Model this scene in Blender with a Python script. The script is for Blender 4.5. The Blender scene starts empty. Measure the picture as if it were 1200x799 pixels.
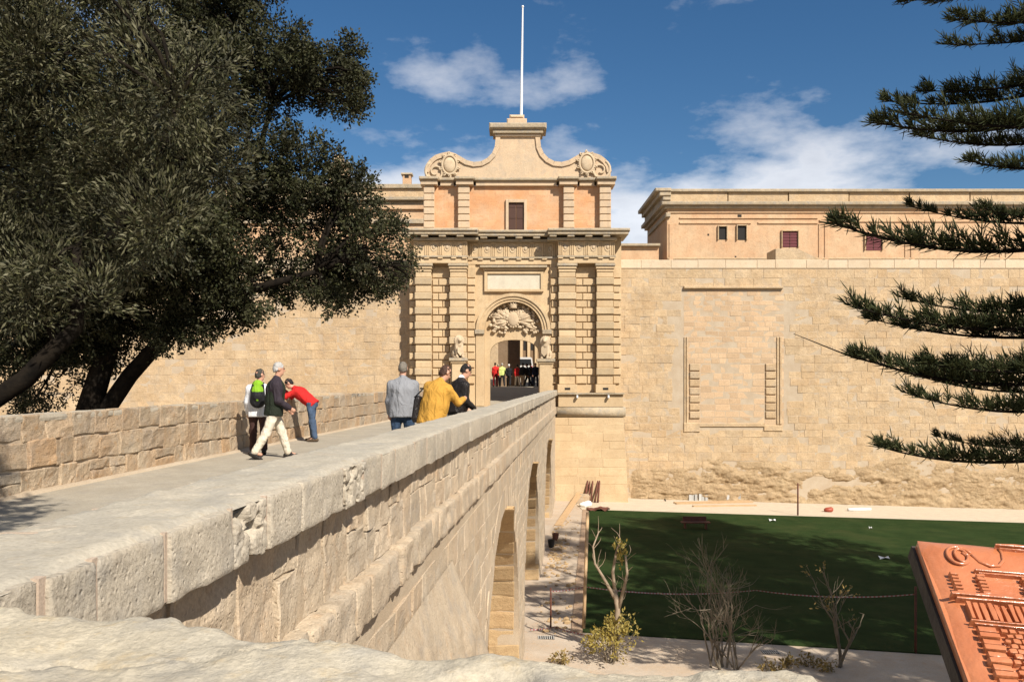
import bpy, math, random
import numpy as np
from mathutils import Vector, Matrix

random.seed(7)
RNG = np.random.default_rng(11)
scene = bpy.context.scene
COL = scene.collection
R = math.radians
ZC = 7.2                      # camera height above the floor of the dry moat

# ------------------------------------------------------------------ camera
cam_data = bpy.data.cameras.new('camera')
cam_data.lens = 30.0
cam_data.sensor_width = 36.0
cam_data.shift_y = 45.5 / 1200.0
cam_data.clip_start = 0.05
cam_data.clip_end = 6000.0
cam = bpy.data.objects.new('camera', cam_data)
COL.objects.link(cam)
cam.location = (0, 0, ZC)
cam.rotation_euler = (R(90), 0, 0)
scene.camera = cam
scene.render.resolution_x = 1024
scene.render.resolution_y = 681

# ------------------------------------------------------------------ sky and sun
SUN_AZ, SUN_EL = 33.0, 41.0     # degrees to the right of straight behind, and up
world = bpy.data.worlds.new('World')
scene.world = world
world.use_nodes = True
wn, wl = world.node_tree.nodes, world.node_tree.links
wn.clear()
w_out = wn.new('ShaderNodeOutputWorld')
w_bg = wn.new('ShaderNodeBackground')
w_bg.inputs['Strength'].default_value = 0.14
sky = wn.new('ShaderNodeTexSky')
sky.sky_type = 'NISHITA'
sky.sun_disc = False
sky.sun_elevation = R(SUN_EL)
sky.sun_rotation = R(180 - SUN_AZ)
sky.altitude = 200
sky.air_density = 1.0
sky.dust_density = 0.15
sky.ozone_density = 3.0
hs = wn.new('ShaderNodeHueSaturation')
hs.inputs['Saturation'].default_value = 1.24
hs.inputs['Value'].default_value = 0.39
wl.new(sky.outputs[0], hs.inputs['Color'])
tc = wn.new('ShaderNodeTexCoord')
sep = wn.new('ShaderNodeSeparateXYZ')
wl.new(tc.outputs['Generated'], sep.inputs[0])
def wmath(op, a, b=None, clamp=False):
    n = wn.new('ShaderNodeMath'); n.operation = op; n.use_clamp = clamp
    for i, v in enumerate((a, b)):
        if v is None: continue
        if isinstance(v, (int, float)): n.inputs[i].default_value = v
        else: wl.new(v, n.inputs[i])
    return n.outputs[0]
zz = wmath('ADD', wmath('MAXIMUM', sep.outputs['Z'], 0.0), 0.22)
cx = wmath('DIVIDE', sep.outputs['X'], zz)
cy = wmath('DIVIDE', sep.outputs['Y'], zz)
comb = wn.new('ShaderNodeCombineXYZ')
wl.new(cx, comb.inputs[0]); wl.new(cy, comb.inputs[1])
CLOUD_OFF = (1.85, 2.9, 6.7)
def wnoise(scale, detail, rough, off):
    add = wn.new('ShaderNodeVectorMath'); add.operation = 'ADD'
    wl.new(comb.outputs[0], add.inputs[0]); add.inputs[1].default_value = off
    n = wn.new('ShaderNodeTexNoise')
    n.inputs['Scale'].default_value = scale
    n.inputs['Detail'].default_value = detail
    n.inputs['Roughness'].default_value = rough
    wl.new(add.outputs[0], n.inputs['Vector'])
    return n.outputs['Fac']
c_big = wnoise(1.15, 2.0, 0.5, CLOUD_OFF)
c_fine = wnoise(4.2, 10.0, 0.55, (8.3, 2.2, 1.1))
csum = wmath('ADD', wmath('MULTIPLY', c_big, 0.62), wmath('MULTIPLY', c_fine, 0.38))
# more cloud low over the horizon
low = wmath('MULTIPLY', wmath('SUBTRACT', 0.34, wmath('MAXIMUM', sep.outputs['Z'], 0.0)), 0.36)
csum = wmath('ADD', csum, wmath('MAXIMUM', low, -0.02))
cr = wn.new('ShaderNodeValToRGB')
cr.color_ramp.elements[0].position = 0.475; cr.color_ramp.elements[0].color = (0, 0, 0, 1)
cr.color_ramp.elements[1].position = 0.575; cr.color_ramp.elements[1].color = (1, 1, 1, 1)
wl.new(csum, cr.inputs[0])
cc = wn.new('ShaderNodeValToRGB')            # thin cloud is white, thick cloud greyer
cc.color_ramp.elements[0].position = 0.3; cc.color_ramp.elements[0].color = (5.0, 5.05, 5.2, 1)
cc.color_ramp.elements[1].position = 0.75; cc.color_ramp.elements[1].color = (3.1, 3.2, 3.5, 1)
wl.new(c_fine, cc.inputs[0])
mixc = wn.new('ShaderNodeMixRGB')
wl.new(wmath('MULTIPLY', cr.outputs[0], 0.80), mixc.inputs[0])
wl.new(hs.outputs[0], mixc.inputs[1]); wl.new(cc.outputs[0], mixc.inputs[2])
wl.new(mixc.outputs[0], w_bg.inputs['Color'])
wl.new(w_bg.outputs[0], w_out.inputs['Surface'])

sd = bpy.data.lights.new('sun', 'SUN')
sd.energy = 4.6
sd.angle = R(0.5)
sd.color = (1.0, 0.925, 0.82)
sun = bpy.data.objects.new('sun', sd)
COL.objects.link(sun)
SDIR = Vector((math.sin(R(SUN_AZ)) * math.cos(R(SUN_EL)), -math.cos(R(SUN_AZ)) * math.cos(R(SUN_EL)), math.sin(R(SUN_EL))))
sun.rotation_euler = SDIR.to_track_quat('Z', 'Y').to_euler()
sun.location = (30, -40, 60)

vs = scene.view_settings
vs.view_transform = 'Standard'
vs.look = 'None'
vs.exposure = 0.67
vs.gamma = 1.0
vs.use_curve_mapping = False

# ------------------------------------------------------------------ helpers
def hash3(ix, iy, iz, seed):
    n = (ix * 374761393 + iy * 668265263 + iz * 1442695041 + seed * 974711) & 0xFFFFFFFF
    n = ((n ^ (n >> 13)) * 1274126177) & 0xFFFFFFFF
    n = n ^ (n >> 16)
    return (n & 0xFFFF) / 65535.0

def vnoise(P, seed=0):
    P = np.asarray(P, dtype=np.float64)
    I = np.floor(P).astype(np.int64); F = P - I
    F = F * F * (3 - 2 * F)
    out = 0
    for dx in (0, 1):
        wx = F[..., 0] if dx else 1 - F[..., 0]
        for dy in (0, 1):
            wy = F[..., 1] if dy else 1 - F[..., 1]
            for dz in (0, 1):
                wz = F[..., 2] if dz else 1 - F[..., 2]
                out = out + wx * wy * wz * hash3(I[..., 0] + dx, I[..., 1] + dy, I[..., 2] + dz, seed)
    return out * 2 - 1

def fbm(P, octaves=4, seed=0, gain=0.5):
    P = np.asarray(P, dtype=np.float64)
    a, out = 1.0, 0.0
    for o in range(octaves):
        out = out + a * vnoise(P * (2.03 ** o), seed + o * 17)
        a *= gain
    return out

def root_loc(o):
    v = Vector((0, 0, 0))
    while o is not None:
        v = v + o.location; o = o.parent
    return v

def link_mesh(name, V, F, mat, parent=None, smooth=False, local=False):
    """V in scene coordinates (or in the parent's own frame when local); the origin goes to the middle of the base."""
    V = np.asarray(V, dtype=np.float64)
    lo, hi = V.min(0), V.max(0)
    c = np.array([(lo[0] + hi[0]) / 2, (lo[1] + hi[1]) / 2, lo[2]])
    me = bpy.data.meshes.new(name)
    V2 = (V - c)
    if isinstance(F, np.ndarray):
        nf, k = F.shape
        me.vertices.add(len(V2)); me.vertices.foreach_set('co', V2.astype(np.float32).ravel())
        me.loops.add(nf * k); me.loops.foreach_set('vertex_index', F.astype(np.int32).ravel())
        me.polygons.add(nf); me.polygons.foreach_set('loop_start', np.arange(0, nf * k, k, dtype=np.int32))
        me.update(calc_edges=True); me.validate()
    else:
        me.from_pydata([tuple(v) for v in V2], [], F); me.update()
    if smooth:
        me.polygons.foreach_set('use_smooth', np.ones(len(me.polygons), dtype=bool))
    if mat is not None: me.materials.append(mat)
    o = bpy.data.objects.new(name, me)
    COL.objects.link(o)
    o.location = Vector(c)
    if parent is not None:
        if not local: o.location = Vector(c) - root_loc(parent)
        o.parent = parent
    return o

def tag(o, label=None, cat=None, group=None, kind=None):
    if label: o['label'] = label
    if cat: o['category'] = cat
    if group: o['group'] = group
    if kind: o['kind'] = kind
    return o

def empty(name, loc, label=None, cat=None, group=None, rz=0.0):
    o = bpy.data.objects.new(name, None)
    o.empty_display_size = 0.3
    COL.objects.link(o)
    o.location = loc; o.rotation_euler = (0, 0, rz)
    return tag(o, label, cat, group)

class MB:
    """collects simple shapes into one mesh"""
    def __init__(s): s.v = []; s.f = []
    def add(s, V, F):
        b = len(s.v); s.v.extend([tuple(map(float, p)) for p in V]); s.f.extend([tuple(b + i for i in f) for f in F]); return s
    def box(s, x0, x1, y0, y1, z0, z1):
        return s.add([(x0, y0, z0), (x1, y0, z0), (x1, y1, z0), (x0, y1, z0), (x0, y0, z1), (x1, y0, z1), (x1, y1, z1), (x0, y1, z1)],
                     [(0, 3, 2, 1), (4, 5, 6, 7), (0, 1, 5, 4), (1, 2, 6, 5), (2, 3, 7, 6), (3, 0, 4, 7)])
    def cbox(s, x0, x1, y0, y1, z0, z1, c=0.02):
        """box with chamfered front (-y) edges"""
        return s.add([(x0, y1, z0), (x1, y1, z0), (x1, y1, z1), (x0, y1, z1),
                      (x0, y0 + c, z0), (x1, y0 + c, z0), (x1, y0 + c, z1), (x0, y0 + c, z1),
                      (x0 + c, y0, z0 + c), (x1 - c, y0, z0 + c), (x1 - c, y0, z1 - c), (x0 + c, y0, z1 - c)],
                     [(0, 1, 5, 4)[::-1], (1, 2, 6, 5)[::-1], (2, 3, 7, 6)[::-1], (3, 0, 4, 7)[::-1], (4, 5, 9, 8), (5, 6, 10, 9), (6, 7, 11, 10), (7, 4, 8, 11), (8, 9, 10, 11), (3, 2, 1, 0)[::-1]])
    def obox(s, c, ax, ay, az):
        c, ax, ay, az = map(Vector, (c, ax, ay, az))
        P = [c + sx * ax + sy * ay + sz * az for sz in (-1, 1) for sx, sy in ((-1, -1), (1, -1), (1, 1), (-1, 1))]
        return s.add(P, [(0, 3, 2, 1), (4, 5, 6, 7), (0, 1, 5, 4), (1, 2, 6, 5), (2, 3, 7, 6), (3, 0, 4, 7)])
    def tube(s, pts, rad, n=8, cap=True, flat=1.0):
        pts = [Vector(p) for p in pts]
        if not hasattr(rad, '__len__'): rad = [rad] * len(pts)
        b = len(s.v); ref = None
        for i, p in enumerate(pts):
            d = (pts[min(i + 1, len(pts) - 1)] - pts[max(i - 1, 0)])
            d = d.normalized() if d.length > 1e-9 else Vector((0, 0, 1))
            if ref is None: ref = Vector((0, 0, 1)) if abs(d.z) < 0.9 else Vector((1, 0, 0))
            u = (ref - d * ref.dot(d))
            if u.length < 1e-6: u = d.orthogonal()
            u.normalize(); w = d.cross(u); ref = u
            for k in range(n):
                a = 2 * math.pi * k / n
                s.v.append(tuple(p + (u * math.cos(a) * flat + w * math.sin(a)) * rad[i]))
        for i in range(len(pts) - 1):
            for k in range(n):
                k2 = (k + 1) % n
                s.f.append((b + i * n + k, b + i * n + k2, b + (i + 1) * n + k2, b + (i + 1) * n + k))
        if cap:
            s.f.append(tuple(b + k for k in range(n))[::-1]); s.f.append(tuple(b + (len(pts) - 1) * n + k for k in range(n)))
        return s
    def lathe(s, prof, c=(0, 0, 0), n=16, sy=1.0):
        b = len(s.v)
        for r, z in prof:
            for k in range(n):
                a = 2 * math.pi * k / n
                s.v.append((c[0] + r * math.cos(a), c[1] + r * math.sin(a) * sy, c[2] + z))
        for i in range(len(prof) - 1):
            for k in range(n):
                k2 = (k + 1) % n
                s.f.append((b + i * n + k, b + i * n + k2, b + (i + 1) * n + k2, b + (i + 1) * n + k))
        s.f.append(tuple(b + k for k in range(n))[::-1]); s.f.append(tuple(b + (len(prof) - 1) * n + k for k in range(n)))
        return s
    def ball(s, c, r, n=8, m=6):
        rr = r if hasattr(r, '__len__') else (r, r, r)
        b = len(s.v)
        s.v.append((c[0], c[1], c[2] - rr[2]))
        for i in range(1, m):
            t = math.pi * i / m
            for k in range(n):
                a = 2 * math.pi * k / n
                s.v.append((c[0] + rr[0] * math.sin(t) * math.cos(a), c[1] + rr[1] * math.sin(t) * math.sin(a), c[2] - rr[2] * math.cos(t)))
        s.v.append((c[0], c[1], c[2] + rr[2]))
        for k in range(n):
            k2 = (k + 1) % n
            s.f.append((b, b + 1 + k2, b + 1 + k))
            for i in range(m - 2):
                s.f.append((b + 1 + i * n + k, b + 1 + i * n + k2, b + 1 + (i + 1) * n + k2, b + 1 + (i + 1) * n + k))
            s.f.append((b + 1 + (m - 2) * n + k, b + 1 + (m - 2) * n + k2, len(s.v) - 1))
        return s
    def prism(s, poly, y0, y1):
        """polygon of (x, z), counter-clockwise seen from -y, pushed back from y0 to y1"""
        n = len(poly); b = len(s.v)
        s.v.extend([(x, y0, z) for x, z in poly]); s.v.extend([(x, y1, z) for x, z in poly])
        s.f.append(tuple(b + i for i in range(n)))
        s.f.append(tuple(b + n + i for i in range(n))[::-1])
        for i in range(n):
            j = (i + 1) % n
            s.f.append((b + j, b + i, b + n + i, b + n + j))
        return s
    def build(s, name, mat, parent=None, smooth=False, local=False):
        return link_mesh(name, np.array(s.v), s.f, mat, parent, smooth, local)

def rbox(cen, ax, ay, az, n=(6, 6, 6), bevel=0.02, amp=0.01, freq=6.0, seed=0, chip=0.0):
    """worn stone block: rounded box with noise; half-axes ax, ay, az"""
    cen = np.array(cen, float); A = [np.array(a, float) for a in (ax, ay, az)]
    L = [np.linalg.norm(a) for a in A]; U = [a / l for a, l in zip(A, L)]
    V, F = [], []
    for axis in range(3):
        o1, o2 = (axis + 1) % 3, (axis + 2) % 3
        for sgn in (-1, 1):
            n1, n2 = n[o1], n[o2]
            g1, g2 = np.meshgrid(np.linspace(-1, 1, n1 + 1), np.linspace(-1, 1, n2 + 1), indexing='ij')
            P = np.zeros(g1.shape + (3,))
            P[..., axis] = sgn * L[axis]; P[..., o1] = g1 * L[o1]; P[..., o2] = g2 * L[o2]
            b = len(V)
            V.extend(P.reshape(-1, 3))
            for i in range(n1):
                for j in range(n2):
                    q = (b + i * (n2 + 1) + j, b + (i + 1) * (n2 + 1) + j, b + (i + 1) * (n2 + 1) + j + 1, b + i * (n2 + 1) + j + 1)
                    F.append(q if sgn > 0 else q[::-1])
    P = np.array(V); Lb = np.array(L)
    core = np.clip(P, -(Lb - bevel), Lb - bevel)
    D = P - core
    nl = np.linalg.norm(D, axis=1, keepdims=True)
    N = np.where(nl > 1e-9, D / np.maximum(nl, 1e-9), 0)
    P = core + N * bevel
    W = cen + P[:, :1] * U[0] + P[:, 1:2] * U[1] + P[:, 2:] * U[2]
    NW = N[:, :1] * U[0] + N[:, 1:2] * U[1] + N[:, 2:] * U[2]
    d = amp * fbm(W * freq, 4, seed, 0.55)
    if chip: d = d - chip * np.clip(fbm(W * freq * 0.6, 3, seed + 99) - (0.35 if chip < 0.04 else 0.0), 0, 1) * 2
    W = W + NW * d[:, None]
    return W, F

# ------------------------------------------------------------------ materials
class NT:
    def __init__(s, name):
        s.m = bpy.data.materials.new(name); s.m.use_nodes = True
        s.n = s.m.node_tree.nodes; s.l = s.m.node_tree.links
        s.b = s.n['Principled BSDF']
    def set(s, inp, v):
        if isinstance(v, bpy.types.NodeSocket): s.l.new(v, inp)
        else: inp.default_value = v
    def math(s, op, a, b=None, clamp=False):
        n = s.n.new('ShaderNodeMath'); n.operation = op; n.use_clamp = clamp
        s.set(n.inputs[0], a)
        if b is not None: s.set(n.inputs[1], b)
        return n.outputs[0]
    def pos(s, scale=(1, 1, 1)):
        g = s.n.new('ShaderNodeNewGeometry')
        m = s.n.new('ShaderNodeVectorMath'); m.operation = 'MULTIPLY'
        s.l.new(g.outputs['Position'], m.inputs[0]); m.inputs[1].default_value = scale
        return m.outputs[0]
    def noise(s, vec, scale, detail=5, rough=0.55, dist=0.0):
        n = s.n.new('ShaderNodeTexNoise')
        s.l.new(vec, n.inputs['Vector'])
        n.inputs['Scale'].default_value = scale; n.inputs['Detail'].default_value = detail
        n.inputs['Roughness'].default_value = rough; n.inputs['Distortion'].default_value = dist
        return n.outputs['Fac']
    def voro(s, vec, scale, feature='F1'):
        n = s.n.new('ShaderNodeTexVoronoi'); n.feature = feature
        s.l.new(vec, n.inputs['Vector']); n.inputs['Scale'].default_value = scale
        return n.outputs['Distance']
    def ramp(s, fac, stops):
        n = s.n.new('ShaderNodeValToRGB'); cr = n.color_ramp
        while len(cr.elements) < len(stops): cr.elements.new(0.5)
        for e, (p, c) in zip(cr.elements, stops):
            e.position = p; e.color = (c, c, c, 1) if not hasattr(c, '__len__') else tuple(c) + (1,)
        s.l.new(fac, n.inputs[0]); return n.outputs[0]
    def mix(s, fac, a, b, mode='MIX'):
        n = s.n.new('ShaderNodeMixRGB'); n.blend_type = mode
        s.set(n.inputs[0], fac)
        for i, v in ((1, a), (2, b)):
            if isinstance(v, tuple) and len(v) == 3: v = v + (1,)
            s.set(n.inputs[i], v)
        return n.outputs[0]
    def rand(s):
        """one random value for each piece, whether it is an object or an island of a joined mesh"""
        oi = s.n.new('ShaderNodeObjectInfo'); g = s.n.new('ShaderNodeNewGeometry')
        return s.math('FRACT', s.math('ADD', oi.outputs['Random'], g.outputs['Random Per Island']))
    def bump(s, h, strength=0.5, dist=0.02, prev=None):
        n = s.n.new('ShaderNodeBump'); n.inputs['Strength'].default_value = strength; n.inputs['Distance'].default_value = dist
        s.l.new(h, n.inputs['Height'])
        if prev is not None: s.l.new(prev, n.inputs['Normal'])
        return n.outputs[0]

def stone_mat(name, c1, c2, c3=None, scale=1.0, bump=0.6, dist=0.02, var=0.16, streak=0.15, grey=0.0, rough=0.9, pit=0.5, hue=0.0, mott=0.0, tool=0.0, speck=0.0):
    t = NT(name); p = t.pos()
    n1 = t.noise(p, 0.9 * scale, 6, 0.6)
    n2 = t.noise(p, 7.0 * scale, 7, 0.62)
    n3 = t.noise(p, 38.0 * scale, 5, 0.6)
    col = t.mix(t.ramp(n1, [(0.36, 0.0), (0.64, 1.0)]), c1, c2)
    if c3 is not None: col = t.mix(t.ramp(n2, [(0.55, 0.0), (0.75, 0.85)]), col, c3)
    r = t.rand()
    col = t.mix(1.0, col, t.ramp(r, [(0.0, 1 - var), (1.0, 1 + var * 0.7)]), 'MULTIPLY')
    if hue:
        rr = t.math('FRACT', t.math('MULTIPLY', r, 7.31))
        col = t.mix(t.ramp(rr, [(0.72, 0.0), (0.95, hue)]), col, (0.46, 0.25, 0.10))
        col = t.mix(t.ramp(rr, [(0.03, hue), (0.2, 0.0)]), col, (0.36, 0.33, 0.28))
    col = t.mix(1.0, col, t.ramp(n3, [(0.3, 0.80), (0.7, 1.12)]), 'MULTIPLY')
    if mott:
        mn = t.noise(p, 2.1 * scale, 8, 0.72)
        col = t.mix(t.ramp(mn, [(0.42, 0.0), (0.62, mott)]), col, tuple(0.55 * q for q in c2))
        col = t.mix(t.ramp(mn, [(0.30, mott), (0.44, 0.0)]), col, tuple(min(0.7, 1.22 * q) for q in c1))
    if streak:
        ps = t.pos((2.2, 2.2, 0.22)); st = t.noise(ps, 1.6, 5, 0.6)
        col = t.mix(t.ramp(st, [(0.55, 0.0), (0.8, streak)]), col, (0.16, 0.14, 0.12))
    if speck:
        sn = t.noise(p, 24.0 * scale, 4, 0.75)
        col = t.mix(t.ramp(sn, [(0.57, 0.0), (0.70, speck)]), col, tuple(0.35 * q for q in c2))
    if grey:
        gn = t.noise(p, 2.6 * scale, 6, 0.65)
        col = t.mix(t.ramp(gn, [(0.5, 0.0), (0.66, grey)]), col, (0.27, 0.26, 0.24))
    t.set(t.b.inputs['Base Color'], col)
    t.b.inputs['Roughness'].default_value = rough
    t.b.inputs['Specular IOR Level'].default_value = 0.2
    v = t.voro(p, 22.0 * scale)
    n4 = t.noise(p, 120.0 * scale, 4, 0.65)
    h = t.math('ADD', t.math('ADD', t.math('MULTIPLY', n2, 1.0), t.math('MULTIPLY', n3, 0.45)), t.math('MULTIPLY', n4, 0.15))
    if pit: h = t.math('ADD', h, t.math('MULTIPLY', t.ramp(v, [(0.08, 0.0), (0.3, 1.0)]), pit * 0.4))
    if tool:
        pt = t.n.new('ShaderNodeVectorRotate'); pt.inputs['Angle'].default_value = R(38); pt.rotation_type = 'X_AXIS'; t.l.new(p, pt.inputs['Vector'])
        pm = t.n.new('ShaderNodeVectorMath'); pm.operation = 'MULTIPLY'; pm.inputs[1].default_value = (6, 6, 60); t.l.new(pt.outputs[0], pm.inputs[0])
        h = t.math('ADD', h, t.math('MULTIPLY', t.noise(pm.outputs[0], 1.0, 3, 0.5), tool))
    t.set(t.b.inputs['Normal'], t.bump(h, bump, dist))
    return t.m

def plain_mat(name, c, rough=0.6, metal=0.0, bump=0.0, bscale=60.0, var=0.0, spec=0.4, c2=None, nscale=3.0, coat=0.0):
    t = NT(name); p = t.pos()
    col = tuple(c)
    if c2 is not None: col = t.mix(t.ramp(t.noise(p, nscale, 5, 0.6), [(0.35, 0.0), (0.68, 1.0)]), tuple(c), tuple(c2))
    if var: col = t.mix(1.0, col, t.ramp(t.rand(), [(0.0, 1 - var), (1.0, 1 + var)]), 'MULTIPLY')
    t.set(t.b.inputs['Base Color'], col if not isinstance(col, tuple) else col + (1,))
    t.b.inputs['Roughness'].default_value = rough; t.b.inputs['Metallic'].default_value = metal
    t.b.inputs['Specular IOR Level'].default_value = spec
    t.b.inputs['Coat Weight'].default_value = coat
    if bump: t.set(t.b.inputs['Normal'], t.bump(t.noise(p, bscale, 4, 0.6), bump, 0.01))
    return t.m

def leaf_mat(name, c, c2, rough=0.55, var=0.35, trans=0.25, back=None, clump=0.0):
    t = NT(name)
    r = t.rand()
    col = t.mix(r, tuple(c), tuple(c2))
    if back is not None:
        g = t.n.new('ShaderNodeNewGeometry'); col = t.mix(g.outputs['Backfacing'], col, tuple(back))
    if clump: col = t.mix(1.0, col, t.ramp(t.noise(t.pos(), 1.3, 3, 0.6), [(0.32, 1 - clump), (0.66, 1 + clump * 0.5)]), 'MULTIPLY')
    t.set(t.b.inputs['Base Color'], col)
    t.b.inputs['Roughness'].default_value = rough; t.b.inputs['Specular IOR Level'].default_value = 0.15
    tr = t.n.new('ShaderNodeBsdfTranslucent'); t.set(tr.inputs['Color'], col)
    mx = t.n.new('ShaderNodeMixShader'); mx.inputs[0].default_value = trans
    t.l.new(t.b.outputs[0], mx.inputs[1]); t.l.new(tr.outputs[0], mx.inputs[2])
    t.l.new(mx.outputs[0], t.n['Material Output'].inputs['Surface'])
    return t.m

M = {}
M['wall'] = stone_mat('curtain_stone', (0.565, 0.425, 0.265), (0.505, 0.36, 0.21), (0.41, 0.28, 0.155), scale=0.7, bump=0.8, dist=0.055, var=0.085, streak=0.18, grey=0.22, hue=0.12, mott=0.30, speck=0.35)
M['wall_new'] = stone_mat('inset_stone', (0.53, 0.385, 0.245), (0.50, 0.35, 0.215), None, scale=0.6, bump=0.4, dist=0.03, var=0.14, streak=0.06)
M['gate'] = stone_mat('gate_stone', (0.56, 0.425, 0.26), (0.50, 0.36, 0.21), (0.42, 0.30, 0.17), scale=0.8, bump=0.4, dist=0.03, var=0.09, streak=0.15)
M['gate_grey'] = stone_mat('gate_band_stone', (0.50, 0.385, 0.24), (0.44, 0.33, 0.20), (0.37, 0.28, 0.17), scale=1.2, bump=0.5, dist=0.03, var=0.14, streak=0.2, grey=0.2)
M['cornice'] = stone_mat('cornice_stone', (0.49, 0.395, 0.27), (0.38, 0.31, 0.21), (0.20, 0.165, 0.12), scale=1.4, bump=0.7, dist=0.04, var=0.12, streak=0.5, grey=0.6, mott=0.3)
M['attic'] = stone_mat('attic_stone', (0.58, 0.30, 0.145), (0.60, 0.39, 0.235), (0.52, 0.25, 0.11), scale=0.9, bump=0.5, dist=0.03, var=0.09, streak=0.14, mott=0.18)
M['pediment'] = stone_mat('pediment_stone', (0.58, 0.43, 0.28), (0.52, 0.40, 0.27), (0.55, 0.36, 0.22), scale=0.9, bump=0.5, dist=0.03, var=0.06, streak=0.32, grey=0.22, mott=0.18)
M['relief'] = stone_mat('carved_stone', (0.55, 0.44, 0.30), (0.46, 0.35, 0.23), None, scale=3, bump=0.3, dist=0.02, var=0.05, streak=0.0)
M['marble'] = stone_mat('inscription_marble', (0.60, 0.54, 0.42), (0.54, 0.48, 0.37), (0.40, 0.36, 0.28), scale=3, bump=0.25, dist=0.01, var=0.02, streak=0.1)
M['coping'] = stone_mat('coping_stone', (0.50, 0.435, 0.335), (0.44, 0.385, 0.30), (0.36, 0.30, 0.225), scale=1.6, bump=0.9, dist=0.012, var=0.09, streak=0.2, grey=0.34, mott=0.25, pit=0.7, tool=0.5, speck=0.32)
M['face'] = stone_mat('bridge_stone', (0.53, 0.435, 0.315), (0.49, 0.39, 0.275), (0.46, 0.32, 0.20), scale=1.5, bump=0.9, dist=0.016, var=0.09, streak=0.30, grey=0.3, hue=0.16, pit=0.8, mott=0.28, speck=0.35)
M['mortar'] = stone_mat('lime_mortar', (0.47, 0.385, 0.28), (0.42, 0.33, 0.23), None, scale=2.0, bump=0.6, dist=0.015, var=0.0, streak=0.1)
M['parapet'] = stone_mat('parapet_stone', (0.46, 0.37, 0.26), (0.42, 0.30, 0.19), (0.44, 0.25, 0.11), scale=1.6, bump=1.0, dist=0.03, var=0.16, streak=0.12, grey=0.25, hue=0.35, pit=0.8, speck=0.35)
M['jamb'] = stone_mat('jamb_stone', (0.50, 0.36, 0.20), (0.44, 0.30, 0.16), (0.38, 0.25, 0.13), scale=1.2, bump=0.8, dist=0.03, var=0.14, streak=0.05)
M['rock'] = stone_mat('terrace_wall_stone', (0.495, 0.43, 0.315), (0.45, 0.405, 0.32), (0.48, 0.365, 0.205), scale=3.0, bump=0.8, dist=0.008, var=0.0, streak=0.0, grey=0.38, pit=0.10, mott=0.34, speck=0.38)
M['bedrock'] = stone_mat('bedrock', (0.55, 0.405, 0.24), (0.48, 0.34, 0.195), (0.35, 0.23, 0.12), scale=1.0, bump=1.0, dist=0.12, var=0.0, streak=0.15, mott=0.4)
M['deck'] = stone_mat('deck_paving', (0.365, 0.32, 0.245), (0.40, 0.355, 0.28), (0.30, 0.26, 0.20), scale=1.2, bump=0.5, dist=0.01, var=0.0, streak=0.0, grey=0.25, pit=0.4, mott=0.3)
M['gravel'] = stone_mat('cream_gravel', (0.62, 0.53, 0.40), (0.57, 0.48, 0.36), (0.48, 0.40, 0.30), scale=3.0, bump=0.9, dist=0.03, var=0.0, streak=0.0, pit=1.0)
M['path'] = stone_mat('dusty_path', (0.50, 0.42, 0.33), (0.46, 0.36, 0.26), (0.50, 0.33, 0.20), scale=1.2, bump=0.6, dist=0.02, var=0.0, streak=0.0, grey=0.2)
M['earth'] = stone_mat('moat_earth', (0.40, 0.33, 0.24), (0.34, 0.27, 0.19), (0.24, 0.20, 0.13), scale=0.8, bump=0.8, dist=0.04, var=0.0, streak=0.0)
M['pink'] = stone_mat('rendered_stone', (0.53, 0.33, 0.19), (0.56, 0.40, 0.25), (0.46, 0.26, 0.135), scale=0.8, bump=0.6, dist=0.04, var=0.05, streak=0.26, mott=0.25)
M['shade_brown_stone'] = stone_mat('shade_brown_city_stone', (0.27, 0.19, 0.12), (0.22, 0.15, 0.09), (0.17, 0.11, 0.07), scale=0.8, bump=0.6, dist=0.04, var=0.1, streak=0.2)  # shade of the inner city wall is put into this dark brown
M['shutter'] = plain_mat('brown_shutter', (0.060, 0.026, 0.016), 0.7, bump=0.2, bscale=30)
M['shutter_red'] = plain_mat('red_shutter', (0.11, 0.018, 0.022), 0.55, bump=0.2, bscale=30)
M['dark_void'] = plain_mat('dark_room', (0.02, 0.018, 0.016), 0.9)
M['white_paint'] = plain_mat('white_paint', (0.72, 0.72, 0.70), 0.4)
M['rust'] = plain_mat('rusty_steel', (0.17, 0.06, 0.035), 0.8, 0.2, 0.4, 40, c2=(0.09, 0.04, 0.03), nscale=8)
M['wood'] = plain_mat('sawn_wood', (0.50, 0.34, 0.19), 0.75, 0, 0.3, 30, c2=(0.42, 0.27, 0.14), nscale=6, var=0.12)
M['dark_iron'] = plain_mat('dark_iron', (0.03, 0.028, 0.026), 0.6, 0.5)
M['block'] = plain_mat('concrete_block', (0.42, 0.41, 0.38), 0.9, 0, 0.4, 50, var=0.15)
M['bark'] = plain_mat('dark_bark', (0.020, 0.016, 0.012), 0.95, 0, 1.0, 22, c2=(0.009, 0.008, 0.007), nscale=5, spec=0.0)
M['twig'] = plain_mat('dry_twig', (0.20, 0.165, 0.115), 0.85, 0, 0.5, 30, c2=(0.12, 0.095, 0.065), nscale=6)
M['olive_leaf'] = leaf_mat('olive_leaf', (0.016, 0.020, 0.008), (0.090, 0.088, 0.040), 0.6, back=(0.108, 0.103, 0.060), trans=0.04, clump=0.75)
M['oak_leaf'] = leaf_mat('oak_leaf', (0.014, 0.019, 0.006), (0.050, 0.050, 0.019), 0.6, back=(0.042, 0.042, 0.021), trans=0.04, clump=0.6)
M['pine_leaf'] = leaf_mat('pine_needle', (0.016, 0.024, 0.009), (0.058, 0.064, 0.024), 0.6, trans=0.08)
M['yellow_leaf'] = leaf_mat('yellowing_leaf', (0.26, 0.19, 0.035), (0.36, 0.30, 0.10), 0.6)
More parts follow.
